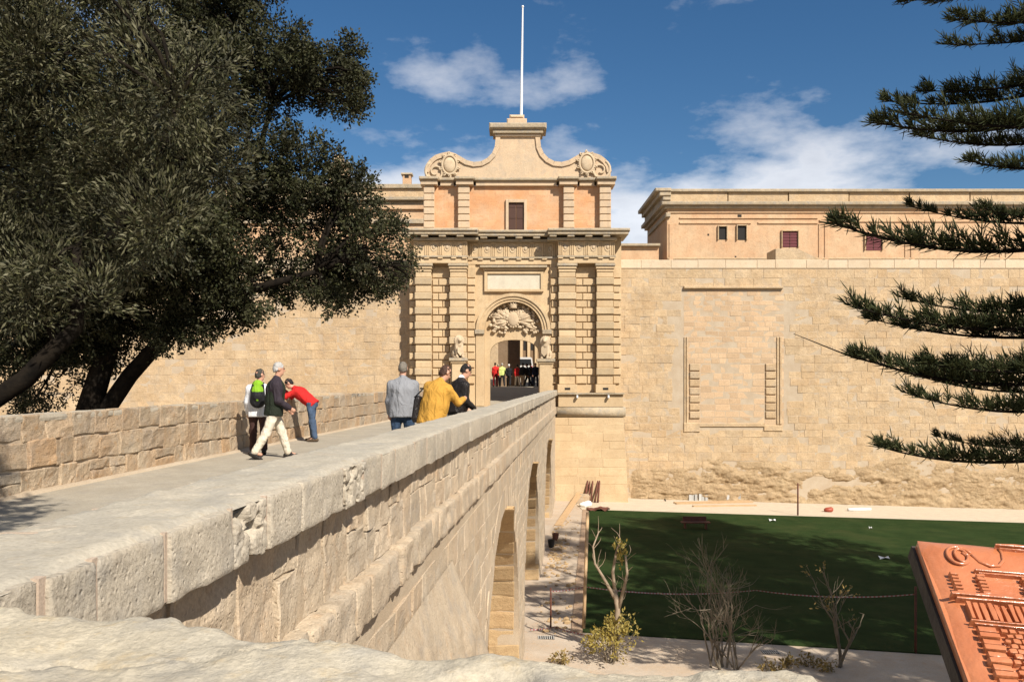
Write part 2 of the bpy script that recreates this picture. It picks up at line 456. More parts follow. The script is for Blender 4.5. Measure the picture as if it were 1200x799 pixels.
M['weed'] = leaf_mat('weed_leaf', (0.20, 0.16, 0.06), (0.36, 0.25, 0.09), 0.7)
# ------------------------------------------------------------------ the dry moat
def gz(X): return -7.0 - 0.028 * (X - 4.0)
def gpt(x, y, dz=0.0):
    """point of the moat floor seen at a pixel of the photograph"""
    Y = (6.888 - dz) * 1000.0 / ((y - 445.0) - 0.028 * (x - 600.0))
    X = (x - 600.0) / 1000.0 * Y
    return Vector((X, Y, gz(X) + dz))

def sheet(name, xs, ys, zf, mat, rough=0.0, seed=3, freq=0.5):
    gx, gy = np.meshgrid(xs, ys, indexing='ij')
    Z = np.vectorize(zf)(gx, gy).astype(float)
    if rough: Z = Z + rough * fbm(np.stack([gx * freq, gy * freq, 0 * gx], -1), 3, seed)
    V = np.stack([gx, gy, Z], -1).reshape(-1, 3)
    n, m = len(xs), len(ys)
    I, J = np.meshgrid(np.arange(n - 1), np.arange(m - 1), indexing='ij')
    a = (I * m + J).ravel()
    F = np.stack([a, a + m, a + m + 1, a + 1], 1)
    return tag(link_mesh(name, V, F, mat, smooth=True), kind='structure')

sheet('ground', np.linspace(-3000, 3000, 7), np.linspace(-3000, 3000, 7), lambda x, y: -9.2, M['earth'])
sheet('moat_floor', np.linspace(-60, 60, 121), np.linspace(-30, 53, 84), lambda x, y: gz(x), M['path'])

def poly_slab(name, pts, top, bottom, mat):
    """flat slab following the moat floor, corners counter-clockwise from above"""
    n = len(pts); V = [(p[0], p[1], gz(p[0]) + top) for p in pts] + [(p[0], p[1], gz(p[0]) + bottom) for p in pts]
    F = [tuple(range(n)), tuple(range(2 * n - 1, n - 1, -1))] + [((i + 1) % n, i, n + i, n + (i + 1) % n) for i in range(n)]
    return tag(link_mesh(name, V, F, mat), kind='structure')

t = NT('artificial_turf'); p = t.pos()
nz = t.noise(p, 1.1, 5, 0.6); nf = t.noise(t.pos((1, 0.35, 1)), 55.0, 3, 0.7)
col = t.mix(t.ramp(nz, [(0.35, 0.0), (0.65, 1.0)]), (0.017, 0.034, 0.009), (0.027, 0.047, 0.013))
col = t.mix(1.0, col, t.ramp(nf, [(0.3, 0.7), (0.7, 1.25)]), 'MULTIPLY')
stp = t.n.new('ShaderNodeTexWave'); stp.bands_direction = 'Y'; stp.inputs['Scale'].default_value = 0.55; stp.inputs['Distortion'].default_value = 0.4
t.l.new(p, stp.inputs['Vector'])
col = t.mix(t.math('MULTIPLY', stp.outputs['Fac'], 0.18), col, (0.028, 0.050, 0.018))
col = t.mix(t.ramp(t.noise(p, 0.35, 6, 0.7), [(0.50, 0.0), (0.68, 0.55)]), col, (0.056, 0.062, 0.022))
t.set(t.b.inputs['Base Color'], col); t.b.inputs['Roughness'].default_value = 0.95; t.b.inputs['Specular IOR Level'].default_value = 0.05
t.set(t.b.inputs['Normal'], t.bump(nf, 0.8, 0.03))
M['turf'] = t.m

LA, LB, LC, LD = gpt(683, 741), gpt(1180, 772), gpt(1330, 617), gpt(690, 597.5)
poly_slab('lawn', [LA, LB, LC, LD], 0.035, -0.05, M['turf'])
Ga, Gb = gpt(690, 598.5), gpt(1330, 618)
poly_slab('gravel_strip', [(Ga.x - 0.3, Ga.y), (Gb.x, Gb.y), (45, 52.5), (6.0, 52.5), (3.4, 50.6)], 0.022, -0.05, M['gravel'])
# low earth kerb along the left side of the lawn
dl = (LD - LA).normalized(); nl_ = Vector((-dl.y, dl.x, 0))
poly_slab('lawn_border', [LA + nl_ * 0.32, LA + nl_ * 0.01, LD + nl_ * 0.01, LD + nl_ * 0.32], 0.03, -0.05,
          stone_mat('border_earth', (0.40, 0.29, 0.20), (0.34, 0.23, 0.15), None, scale=2, bump=0.6, dist=0.02, var=0, streak=0))
city_z = lambda x, y: -1.585 + min(1.0, max(0.0, (y - 51.5) / 10.0)) * 1.085 + max(0.0, y - 66.0) * 0.04
sheet('city_ground', np.linspace(-80, 80, 9), np.linspace(54.05, 160, 80), city_z, M['deck'])
sheet('passage_floor', np.linspace(-1.95, 2.2, 3), np.linspace(50.2, 54.04, 12), city_z, M['deck'])
sheet('terrace_ground', np.linspace(-1.05, 9, 5), np.linspace(-8, 1.05, 5), lambda x, y: -1.5, M['deck'])

# ------------------------------------------------------------------ laying stones
def wall_stone(S, u0, u1, v0, v1, proud=0.0, ch=0.02, back=0.05, n=1, amp=0.0, freq=5.0, seed=0, tilt=0.006):
    """one dressed stone on the surface S(u, v, d): worn edges, slightly uneven face"""
    cu, cv = min(ch, 0.3 * (u1 - u0)), min(ch, 0.3 * (v1 - v0))
    us = np.concatenate([[u0], np.linspace(u0 + cu, u1 - cu, n + 1), [u1]])
    vs_ = np.concatenate([[v0], np.linspace(v0 + cv, v1 - cv, n + 1), [v1]])
    gu, gv = np.meshgrid(us, vs_, indexing='ij')
    k = len(us)
    d = np.full(gu.shape, float(proud))
    d[0, :] -= ch * 0.8; d[-1, :] -= ch * 0.8; d[:, 0] -= ch * 0.8; d[:, -1] -= ch * 0.8
    tu, tv = random.uniform(-tilt, tilt), random.uniform(-tilt, tilt)
    d += tu * (gu - gu.mean()) / max(u1 - u0, 1e-6) * 2 + tv * (gv - gv.mean()) / max(v1 - v0, 1e-6) * 2
    if amp:
        d += amp * fbm(np.stack([gu * freq, gv * freq, 0 * gu + seed * 3.7], -1), 3, seed)
        jit = amp * 0.8
        gu = gu + jit * vnoise(np.stack([gu * freq, gv * freq, 0 * gu + 7.7], -1), seed + 5)
        gv = gv + jit * vnoise(np.stack([gu * freq, gv * freq, 0 * gu + 9.1], -1), seed + 6)
    V = [S(a, b, c) for a, b, c in zip(gu.ravel(), gv.ravel(), d.ravel())]
    F = []
    for i in range(k - 1):
        for j in range(k - 1):
            F.append((i * k + j, (i + 1) * k + j, (i + 1) * k + j + 1, i * k + j + 1))
    ring = [i * k for i in range(k)] + [(k - 1) * k + j for j in range(1, k)] + [i * k + k - 1 for i in range(k - 2, -1, -1)] + [j for j in range(k - 2, 0, -1)]
    b = len(V)
    for q in ring: V.append(S(gu.ravel()[q], gv.ravel()[q], -back))
    m = len(ring)
    for i in range(m):
        j = (i + 1) % m
        F.append((ring[j], ring[i], b + i, b + j))
    return V, F

def courses(u0, u1, v0, v1, hr, wr, gap=0.008, free=None, vs_=None):
    """rectangles of coursed masonry; free(v) gives the open intervals of a course"""
    out = []
    if vs_ is None:
        vs_ = [v0]
        while vs_[-1] < v1 - hr[0] * 0.6:
            vs_.append(min(v1, vs_[-1] + random.uniform(*hr)))
        vs_[-1] = v1
    for a, b in zip(vs_[:-1], vs_[1:]):
        ivs = free(a, b) if free else [(u0, u1)]
        for (p, q) in ivs:
            u = p
            while u < q - 0.02:
                w = random.uniform(*wr)
                e = u + w
                if q - e < wr[0] * 0.6: e = q
                if e - u > 0.06: out.append((u + gap, e - gap, a + gap, b - gap))
                u = e
    return out

def lay(S, rects, name, parent, mat, size, limit=300, proud=(0, 0.012), ch=0.018, n=1, amp=0.004, freq=3.0, back=0.05, rest=None, near=None):
    rects = sorted(rects, key=lambda r: -size(r))
    mb = MB()
    for i, r in enumerate(rects):
        nn, aa = n, amp
        if near: nn, aa = near(r)
        V, F = wall_stone(S, *r, proud=random.uniform(*proud), ch=ch, n=nn, amp=aa, freq=freq, seed=i % 97, back=back)
        if i < limit: link_mesh(name, V, F, mat, parent)
        else: mb.add(V, F)
    if mb.v: tag(mb.build(rest or name + '_mass', mat, parent), kind='stuff')

# ------------------------------------------------------------------ the bridge
def XO(Y): return -1.2746 + 0.079 * Y
def XF(Y): return XO(Y) - 0.12
def XL(Y): return -6.99 + 0.076 * Y
def zt(Y): return -0.461 - 0.0028 * Y
def zcb(Y): return -0.69 - 0.004 * Y
def zst(Y): return -1.17 - 0.0075 * Y
def zsb(Y): return -1.45 - 0.010 * Y
def zd(Y): return -1.43 - 0.0028 * Y
ARCHES = [(16.1, 3.75, -6.2), (25.6, 3.9, -6.4), (38.6, 4.4, -7.1)]
BY1 = 49.35
bridge = empty('stone_bridge', (-2.5, 24, -7.3), 'long pale limestone bridge with arches and low parapets leading to the gate', 'bridge')

def arch_bottom(Y):
    for c, r, zs in ARCHES:
        if abs(Y - c) < r: return zs + math.sqrt(max(r * r - (Y - c) ** 2, 0))
    return None
core = MB()
ts = sorted(set([-7.0] + list(np.arange(-6, BY1, 0.5)) + [BY1 + 0.9] + [c + r * math.cos(a) for c, r, _ in ARCHES for a in np.linspace(0, math.pi, 33)]))
for a, b in zip(ts[:-1], ts[1:]):
    if b - a < 1e-6: continue
    mid = arch_bottom((a + b) / 2)
    def zb(Y):
        if mid is None: return -8.0
        for c, r, zs in ARCHES:
            if abs((a + b) / 2 - c) < r: return zs + math.sqrt(max(r * r - (Y - c) ** 2, 0))
    ra, rb, la, lb = XF(a) - 0.008, XF(b) - 0.008, XL(a) - 0.42, XL(b) - 0.42
    core.add([(ra, a, zb(a)), (rb, b, zb(b)), (rb, b, zd(b) - 0.03), (ra, a, zd(a) - 0.03),
              (la, a, zb(a)), (lb, b, zb(b)), (lb, b, zd(b) - 0.03), (la, a, zd(a) - 0.03)],
             [(0, 1, 2, 3), (5, 4, 7, 6), (4, 5, 1, 0)])
for c, r, zs in ARCHES:
    for sgn in (-1, 1):
        Y = c + sgn * r
        core.add([(XF(Y) - 0.008, Y, -8), (XF(Y) - 0.008, Y, zs), (XL(Y) - 0.42, Y, zs), (XL(Y) - 0.42, Y, -8)], [(0, 1, 2, 3) if sgn > 0 else (3, 2, 1, 0)])
core.build('core', M['mortar'], bridge)

# deck
ys = np.linspace(-7, BY1 + 0.9, 60)
V = []; F = []
for i, Y in enumerate(ys):
    V += [(XL(Y) - 0.1, Y, zd(Y)), (XO(Y) - 0.40, Y, zd(Y))]
    if i: F.append((2 * i - 2, 2 * i - 1, 2 * i + 1, 2 * i))
tag(link_mesh('bridge_deck', V, F, M['deck']), kind='structure')

M['skim'] = stone_mat('lime_skim', (0.475, 0.42, 0.325), (0.42, 0.38, 0.305), (0.42, 0.345, 0.235), scale=1.7, bump=0.7, dist=0.008, var=0.0, streak=0.0, grey=0.36, pit=0.4, mott=0.28, speck=0.35)
# right parapet: backing, coping stones, string course, face stones
def strip(name, y0, y1, sec, mat, parent, step=0.5):
    yy = np.linspace(y0, y1, max(2, int((y1 - y0) / step) + 1)); V = []; F = []
    k = len(sec(y0))
    for i, Y in enumerate(yy):
        V += [(x, Y, z) for x, z in sec(Y)]
        if i:
            for j in range(k):
                F.append(((i - 1) * k + j, i * k + j, i * k + (j + 1) % k, (i - 1) * k + (j + 1) % k))
    F.append(tuple(range(k))); F.append(tuple(range(len(V) - 1, len(V) - 1 - k, -1)))
    return link_mesh(name, V, F, mat, parent)
strip('parapet_backing', -6.5, BY1, lambda Y: [(XF(Y) - 0.010, zd(Y) - 0.05), (XF(Y) - 0.010, zcb(Y) + 0.02), (XO(Y) - 0.44, zcb(Y) + 0.02), (XO(Y) - 0.44, zd(Y) - 0.05)], M['mortar'], bridge)
joints = [-6.5, -5.9, -5.3, -4.8, -4.2, -3.6, -3.1, -2.5, -2.0, -1.5, -1.0, -0.5, 0.0, 0.45, 0.9, 1.3, 1.7, 2.04, 2.26, 2.65, 3.15, 3.5, 3.91, 4.23, 4.63, 5.08, 5.54, 5.96, 6.67, 7.2, 7.62, 8.1, 8.55, 9.3, 10.0, 11.0]
while joints[-1] < BY1 - 1: joints.append(joints[-1] + random.uniform(0.6, 1.05))
joints[-1] = BY1
eroded = {20, 24, 21}
for i, (a, b) in enumerate(zip(joints[:-1], joints[1:])):
    m = (a + b) / 2; g = 0.006 if a < 12 else 0.01
    x1, x0 = XO(m), XO(m) - 0.53
    z1, z0 = zt(m), zcb(m)
    dz = random.uniform(-0.006, 0.006)
    near = 0.5 < m < 12
    nn = (10, 44, 34) if i in (20, 24) else (12, 26, 14) if 1 < m < 6.2 else ((9, 12, 5) if near else (3, 4, 2))
    wob = random.uniform(-0.012, 0.012)
    W, Fc = rbox(((x0 + x1) / 2 + wob, m, (z0 + z1) / 2 + dz), ((x1 - x0) / 2, 0, 0), (0.079 * (b - a) / 2, (b - a) / 2 - g, 0), (0, 0, (z1 - z0) / 2), nn,
                 bevel=0.018 if near else 0.025, amp=0.004, freq=26 if i in (20, 24) else 7, seed=i, chip=0.040 if i in (20, 24) else 0.007)
    link_mesh('coping_stone', W, Fc, M['coping'], bridge, smooth=near)
# pointed mortar between the coping stones (some joints are filled pinkish)
M['joint'] = stone_mat('pink_pointing', (0.48, 0.385, 0.29), (0.44, 0.34, 0.26), None, scale=3, bump=0.4, dist=0.006, var=0.1, streak=0)
for Y in joints[16:34]:
    mb = MB()
    w = 0.010 if Y not in (2.04, 2.26) else 0.016
    mb.obox((XO(Y) - 0.265, Y, (zt(Y) + zcb(Y)) / 2 + 0.003), (0.256, 0, 0), (0.0, w, 0), (0, 0, (zt(Y) - zcb(Y)) / 2 - 0.008))
    mb.build('mortar_joint', M['joint'], bridge)
# worn lime skim over the top of the parapet
yy = np.concatenate([np.linspace(-6.5, 1.0, 30), np.linspace(1.05, 7, 200), np.linspace(7.08, 16, 130), np.linspace(16.3, BY1, 110)]); xx = np.concatenate([[0.0, 0.008, 0.02], np.linspace(0.05, 0.50, 16), [0.524, 0.535, 0.538]])
gy, gx = np.meshgrid(yy, xx, indexing='ij')
gx = 0.012 + gx * (0.505 / 0.538)
X_ = -1.2746 + 0.079 * gy - gx; Zb = -0.461 - 0.0028 * gy
Pn = np.stack([X_, gy, 0 * gy], -1)
ed = np.clip(np.minimum(gx - 0.012, 0.517 - gx) / 0.035, 0, 1); ed = ed * ed * (3 - 2 * ed)
Zs = Zb - 0.014 + ed * (0.021 + 0.009 * fbm(Pn * 2.6, 4, 31) + 0.005 * fbm(Pn * 14, 3, 32))
ny_, nx_ = gy.shape; a = (np.arange(ny_ - 1)[:, None] * nx_ + np.arange(nx_ - 1)[None]).ravel()
link_mesh('coping_skim', np.stack([X_, gy, Zs], -1).reshape(-1, 3), np.stack([a, a + 1, a + nx_ + 1, a + nx_], 1), M['skim'], bridge, smooth=True)
# string course
sj = [-6.5]
while sj[-1] < BY1 - 0.6: sj.append(sj[-1] + random.uniform(0.32, 0.62) * (1 if sj[-1] < 12 else 1.5))
sj[-1] = BY1
for i, (a, b) in enumerate(zip(sj[:-1], sj[1:])):
    m = (a + b) / 2
    pr = 0.10 + random.uniform(-0.022, 0.02) if m < 14 else 0.09 + random.uniform(-0.01, 0.01)
    x1, x0 = XF(m) + pr, XF(m) - 0.1
    near = 2.5 < m < 12
    W, Fc = rbox(((x0 + x1) / 2, m, (zst(m) + zsb(m)) / 2), ((x1 - x0) / 2, 0, 0), (0.079 * (b - a) / 2, (b - a) / 2 - 0.006, 0), (0, 0, (zst(m) - zsb(m)) / 2 - random.uniform(0, 0.02)),
                 (6, 12, 10) if near else (2, 4, 4), bevel=0.028, amp=0.013 if near else 0.008, freq=6, seed=200 + i, chip=0.022 if near else 0.01)
    link_mesh('string_course_stone', W, Fc, M['face'], bridge, smooth=near)

FN = np.array([1, -0.079, 0]) / math.hypot(1, 0.079)
def S_A(u, v, d):      # v 0..1 between string course and coping
    z = zst(u) - 0.02 + v * (zcb(u) + 0.03 - zst(u) + 0.02)
    return (XF(u) + d * FN[0], u + d * FN[1], z)
def S_B(u, v, d):      # v is height
    return (XF(u) + d * FN[0], u + d * FN[1], v)
def nearfn(r):
    Y = (r[0] + r[1]) / 2
    if Y < 7: return 7, 0.016
    if Y < 13: return 4, 0.010
    return 1, 0.005
ra = []
u = -6.4
while u < BY1 - 0.1:
    w = random.uniform(0.20, 0.50) * (1.0 if u < 12 else 2.0)
    e = min(BY1 - 0.02, u + w)
    if e - u > 0.05:
        sp_ = random.choice((None, None, 0.55, 0.45, 0.35)) if u < 12 else random.uniform(0.4, 0.6)
        if sp_ is None: ra.append((u + 0.004, e - 0.004, 0.01, 0.99))
        else:
            ra.append((u + 0.004, e - 0.004, 0.01, sp_ - 0.008))
            if e - u > 0.4: m_ = u + (e - u) * random.uniform(0.4, 0.6); ra.append((u + 0.004, m_ - 0.004, sp_ + 0.008, 0.99)); ra.append((m_ + 0.004, e - 0.004, sp_ + 0.008, 0.99))
            else: ra.append((u + 0.004, e - 0.004, sp_ + 0.008, 0.99))
    u = e
lay(S_A, ra, 'parapet_face_stone', bridge, M['face'], lambda r: (r[1] - r[0]) / max(abs((r[0] + r[1]) / 2), 1.5), 300, (-0.002, 0.016), 0.010, freq=5.0, near=nearfn)
def free_B(a, b):
    m = (a + b) / 2; ivs = [(2.0, BY1 - 0.02)]
    for c, r, zs in ARCHES:
        Rr = r + 0.45
        h = 0 if m < zs else m - zs
        hw = math.sqrt(max(Rr * Rr - h * h, 0)) if h < Rr else 0
        if m < zs: hw = r + 0.002 + random.choice((0.0, 0.0))
        if hw <= 0: continue
        new = []
        for p, q in ivs:
            if c + hw <= p or c - hw >= q: new.append((p, q)); continue
            if c - hw > p + 0.1: new.append((p, c - hw))
            if c + hw < q - 0.1: new.append((c + hw, q))
        ivs = new
    if m > -1.95:      # the string course dips towards the gate
        lim = (-1.45 - (b + 0.05)) / 0.010
        ivs = [(p, min(q, lim)) for p, q in ivs if p < lim - 0.2]
    return ivs
vsB = [-7.75]
while vsB[-1] < -1.50: vsB.append(vsB[-1] + random.uniform(0.27, 0.36))
vsB[-1] = -1.47
rb_ = courses(0, 0, 0, 0, (0.3, 0.3), (0.35, 0.85), 0.004, free_B, vsB)
lay(S_B, rb_, 'face_stone', bridge, M['face'], lambda r: (r[1] - r[0]) / ((r[0] + r[1]) / 2) ** 1.6, 300, (-0.003, 0.006), 0.006, freq=4.0, near=nearfn, rest='face_stone_mass')
# voussoirs and jamb stones
for c, r, zs in ARCHES:
    n = int(math.pi * r / 0.42)
    for i in range(n):
        a0, a1 = math.pi * i / n, math.pi * (i + 1) / n
        g = 0.006 / r
        def S_V(u, v, d, c=c, r=r, zs=zs):
            Y = c + (r + v) * math.cos(u); z = zs + (r + v) * math.sin(u)
            z = min(z, zsb(Y) - 0.004)
            return (XF(Y) + d * FN[0], Y + d * FN[1], z)
        V, F = wall_stone(S_V, a0 + g, a1 - g, 0.0, 0.44, random.uniform(-0.002, 0.004), 0.003, 0.05, 1)
        link_mesh('voussoir', V, [f[::-1] for f in F], M['face'], bridge)
    # far jamb, which faces the near end of the bridge, and the lower vault above it
    Yj = c + r
    z = -7.7
    while z < zs + 0.02:
        z2 = min(zs + 0.05, z + random.uniform(0.34, 0.46))
        x = XF(Yj) - 0.004
        first = True
        while x > XF(Yj) - 2.4:
            w = random.uniform(0.45, 0.95)
            if z2 - z > 0.1:
                V, F = wall_stone(lambda u, v, d: (u, Yj - d, v), x - w + 0.008, x - 0.008, z + 0.007, z2 - 0.007, random.uniform(0.012, 0.045), 0.02, 0.03, 3, 0.02, 4.0, seed=int(z * 10) % 50 + 50)
                link_mesh('jamb_stone', V, F, M['jamb'], bridge)
            x -= w
        z = z2
    n = int(math.pi / 2 * r / 0.42)
    for i in range(n):
        a0, a1 = math.pi / 2 * i / n, math.pi / 2 * (i + 1) / n
        x = XF(Yj) - 0.12
        for k in range(3):
            w = random.uniform(0.5, 1.0)
            def S_I(u, v, d, c=c, r=r, zs=zs):
                return (u, c + (r - d) * math.cos(v), zs + (r - d) * math.sin(v))
            V, F = wall_stone(S_I, x - w + 0.008, x - 0.008, a0 + 0.007 / r, a1 - 0.007 / r, random.uniform(0.008, 0.03), 0.015, 0.03, 2, 0.012, 3.0, seed=i + 30)
            link_mesh('vault_stone', V, F, M['jamb'], bridge)
            x -= w
# sloping pier cap: a half pyramid of stones against the face before the first arch
n0_, n1_ = 120, 60
q0, q1 = np.meshgrid(np.linspace(0, 1, n1_) ** 1.3, np.linspace(0, 1, n0_), indexing='ij')      # q0 downwards, q1 along the bridge
zq_ = -1.95 - 5.9 * q0
Yend = 9.35 + np.minimum(0.52 * (-1.95 - zq_), 1.6)
Yq = 1.9 + q1 * (Yend - 1.9)
d = 0.02 + np.minimum(0.27 * (-1.95 - zq_), 0.75)
edge_ = np.clip((Yend - Yq) / 0.10, 0, 1)
Pn = np.stack([d, Yq, zq_], -1)
rubble = (0.030 * fbm(Pn * 3.0, 4, 61) + 0.030 * np.abs(fbm(Pn * 8, 3, 62)) - 0.05 * np.clip(vnoise(Pn * np.array([1, 5.0, 2.2]), 63) - 0.45, 0, 1)) * np.clip(q0 * 9, 0, 1)
d2 = (d + rubble) * edge_ - 0.03 * (1 - edge_)
V = np.stack([-1.3946 + 0.079 * Yq + d2, Yq - 0.079 * d2, zq_], -1).reshape(-1, 3)
a = (np.arange(n1_ - 1)[:, None] * n0_ + np.arange(n0_ - 1)[None]).ravel(); F = np.stack([a, a + n0_, a + n0_ + 1, a + 1], 1)
link_mesh('battered_pier', V, F, M['face'], bridge, smooth=False)

# left parapet
strip('left_parapet_backing', -6.5, BY1, lambda Y: [(XL(Y) - 0.02, zd(Y) - 0.05), (XL(Y) - 0.40, zd(Y) - 0.05), (XL(Y) - 0.40, -0.52), (XL(Y) - 0.02, -0.52)], M['mortar'], bridge)
def S_L(u, v, d):
    z = zd(u) - 0.02 + v * (-0.455 - zd(u) + 0.02)
    return (XL(u) + d, u, z)
rl = []
lev = [0.0, 0.33, 0.68, 1.0]
for k in range(3):
    u = -6.0
    while u < BY1 - 0.1:
        w = random.uniform(0.34, 0.72) * (1.0 if 6 < u < 24 else 1.5); e = min(u + w, BY1 - 0.02)
        j = lambda: random.uniform(-0.018, 0.018)
        a, b = lev[k], lev[k + 1]
        if k == 0 and random.random() < 0.2: rl.append((u + 0.006, e - 0.006, a, b * 0.55 - 0.007)); rl.append((u + 0.006, e - 0.006, b * 0.55 + 0.007, b - 0.008))
        else: rl.append((u + 0.006, e - 0.006, a + 0.008 + (j() if k else 0), b - (0.008 + j() if k < 2 else -0.012)))
        u = e
lay(S_L, rl, 'parapet_stone', bridge, M['parapet'], lambda r: (r[1] - r[0]) / (abs((r[0] + r[1]) / 2) + 6), 300, (0.0, 0.026), 0.014, freq=6.0,
    near=lambda r: (5, 0.020) if 8 < r[0] < 24 else (2, 0.012))
u = -6.0
while u < BY1 - 0.1:
    w = random.uniform(0.4, 0.8); e = min(u + w, BY1)
    m = (u + e) / 2
    W, Fc = rbox((XL(m) - 0.205, m, -0.495), (0.215, 0, 0), (0.076 * (e - u) / 2, (e - u) / 2 - 0.008, 0), (0, 0, 0.045), (4, 5, 2), 0.02, 0.008, 5, int(u * 10) % 90)
    link_mesh('left_coping_stone', W, Fc, M['coping'], bridge)
    u = e
# drift of dust and mortar along the foot of the left parapet
strip('footing', -6.5, BY1, lambda Y: [(XL(Y) - 0.05, zd(Y) - 0.04), (XL(Y) - 0.05, zd(Y) + 0.05), (XL(Y) + 0.06, zd(Y) + 0.035), (XL(Y) + 0.13, zd(Y) - 0.04)], M['mortar'], bridge)

# ------------------------------------------------------------------ terrace wall the photograph is taken over
tw = empty('terrace_wall', (-0.3, 1.0, -7.3), 'weathered pale stone top of the rough terrace wall beside the bridge', 'wall')
edge = [(-1.6, 1.72), (-1.1, 1.575), (-0.91, 1.52), (-0.80, 1.475), (-0.62, 1.47), (-0.55, 1.44), (-0.44, 1.375), (-0.34, 1.335), (-0.255, 1.29), (-0.11, 1.252), (0.0, 1.247), (0.17, 1.212), (0.30, 1.185), (0.405, 1.175)]
ex, ey = np.array([e[0] for e in edge]), np.array([e[1] for e in edge])
nu, nv = 260, 120
us = np.linspace(-1.6, 0.405, nu); vv = np.linspace(0, 1, nv)
far = np.interp(us, ex, ey); nearY = 0.55
V = np.zeros((nu, nv, 3))
for j, f in enumerate(vv):
    # profile: front face rises, top runs back, far edge rolls over and drops
    if f < 0.12: q = f / 0.12; yy = np.full(nu, nearY); zz_ = np.full(nu, -1.5 + q * 1.08)
    elif f < 0.82: q = (f - 0.12) / 0.70; yy = nearY + q * (far - nearY - 0.04); zz_ = np.full(nu, -0.405)
    elif f < 0.90: q = (f - 0.82) / 0.08; yy = far - 0.04 + 0.04 * math.sin(q * math.pi / 2); zz_ = np.full(nu, -0.405 - 0.05 * (1 - math.cos(q * math.pi / 2)))
    else: q = (f - 0.90) / 0.10; yy = far + 0.0; zz_ = np.full(nu, -0.455 - q * 1.2)
    V[:, j, 0] = us; V[:, j, 1] = yy; V[:, j, 2] = zz_
top = ((vv > 0.1) & (vv < 0.92)).astype(float)
n1 = fbm(V * 3.2, 4, 41); n2 = fbm(V * 13.0, 4, 57, 0.6)
V[..., 2] += top * (0.014 * n1 + 0.0065 * n2)
V[..., 1] += top * (0.018 * n1 + 0.006 * n2)
crack = np.abs(fbm(V * np.array([2.2, 3.4, 1]), 3, 77))
V[..., 2] -= top * 0.012 * np.clip(0.05 - crack, 0, 1) / 0.05
a = (np.arange(nu - 1)[:, None] * nv + np.arange(nv - 1)[None]).ravel()
link_mesh('wall_top', V.reshape(-1, 3), np.stack([a, a + nv, a + nv + 1, a + 1], 1), M['rock'], tw, smooth=True)
mb = MB()
mb.box(-1.04, 9.0, 0.62, 1.10, -8.0, -0.80)
mb.box(0.18, 0.400, 0.60, 1.125, -0.8, -0.46)
mb.build('retaining_face', M['face'], tw)

# ------------------------------------------------------------------ curtain walls
M['wall_top'] = stone_mat('wall_top_stone', (0.60, 0.49, 0.35), (0.55, 0.43, 0.29), (0.48, 0.36, 0.24), scale=0.8, bump=0.5, dist=0.03, var=0.05, streak=0.1, grey=0.1)
def curtain(name, x0, x1, label, blocked, seed, wr=(0.5, 1.25), hr=(0.40, 0.52), x_cut=None):
    random.seed(seed)
    t_ = empty(name, ((x0 + x1) / 2, 51.5, -8.0), label, 'wall')
    mb = MB(); mb.box(x0, x1, 51.0, 54.0, -8.5, 7.12); mb.build('core', M['mortar'], t_)
    rects = []
    for r in courses(x0, x1, -7.6, 6.62, hr, wr, 0.0055):
        if not blocked(r): rects.append(r)
    S = lambda u, v, d: (u, 51.0 - d, v)
    lay(S, rects, 'stone', t_, M['wall'], lambda r: (r[1] - r[0]) * (r[3] - r[2]) if abs((r[0] + r[1]) / 2) < 31 and r[3] < 6.9 and r[3] > -6 else 0.0, 300, (0.002, 0.020), 0.012, amp=0.010, freq=1.5, near=lambda r: (2, 0.014))
    # top course: smoother, paler
    u = x0
    while u < x1 - 0.05:
        e = min(x1, u + random.uniform(1.0, 1.9))
        mb = MB(); mb.cbox(u + 0.001, e - 0.001, 50.95, 54.0, 6.64, 7.16 + random.uniform(-0.008, 0.008), 0.03)
        mb.build('top_stone', M['wall_top'], t_); u = e
    return t_
IX0, IX1, IZ0, IZ1 = (806 - 600) / 19.61, (914 - 600) / 19.61, (445 - 497) / 19.61, (445 - 341) / 19.61
def blk_r(r):
    if r[1] > IX0 - 0.25 and r[0] < IX1 + 0.25 and r[3] > IZ0 - 0.1 and r[2] < IZ1 + 0.05: return True
    # the lower courses to the right are natural rock
    return r[3] < -5.05 + 0.35 * math.sin(r[0] * 0.6) and r[0] > 7.3 and not (7 < r[0] < 7)
cr_ = curtain('curtain_wall', 5.9, 46.0, 'tall sunlit limestone curtain wall with a blocked-up doorway to the right of the gate', blk_r, 21)
cl_ = curtain('curtain_wall', -48.0, -5.55, 'long limestone curtain wall behind the big tree, left of the gate', lambda r: r[3] < -3.0, 22, (0.55, 1.2), (0.42, 0.55))
# blocked doorway: smaller newer stones, hood, jambs, quoin blocks
random.seed(5)
P2 = lambda x, y: ((x - 600) / 19.61, (445 - y) / 19.61)
def free_in(a, b):
    return [(IX0, IX1)]
xq0, xq1 = P2(821, 0)[0], P2(896, 0)[0]
zq = P2(0, 427)[1]
rr = courses(IX0 - 0.25, IX1 + 0.25, zq + 0.05, IZ1 + 0.05, (0.26, 0.34), (0.4, 0.8), 0.008)
rr += courses(xq0, xq1, IZ0, zq, (0.34, 0.42), (0.5, 0.9), 0.008)
lay(lambda u, v, d: (u, 51.0 - d, v), rr, 'infill_stone', cr_, M['wall_new'], lambda r: 1.0, 300, (-0.002, 0.010), 0.014, amp=0.006, freq=2.0)
for r in courses(IX0 - 0.25, xq0, IZ0 - 0.1, zq + 0.05, (0.4, 0.5), (0.9, 0.9), 0.008) + courses(xq1, IX1 + 0.25, IZ0 - 0.1, zq + 0.05, (0.4, 0.5), (0.9, 0.9), 0.008):
    V, F = wall_stone(lambda u, v, d: (u, 51.0 - d, v), *r, proud=0.004, ch=0.012, n=1); link_mesh('infill_stone', V, F, M['wall_new'], cr_)
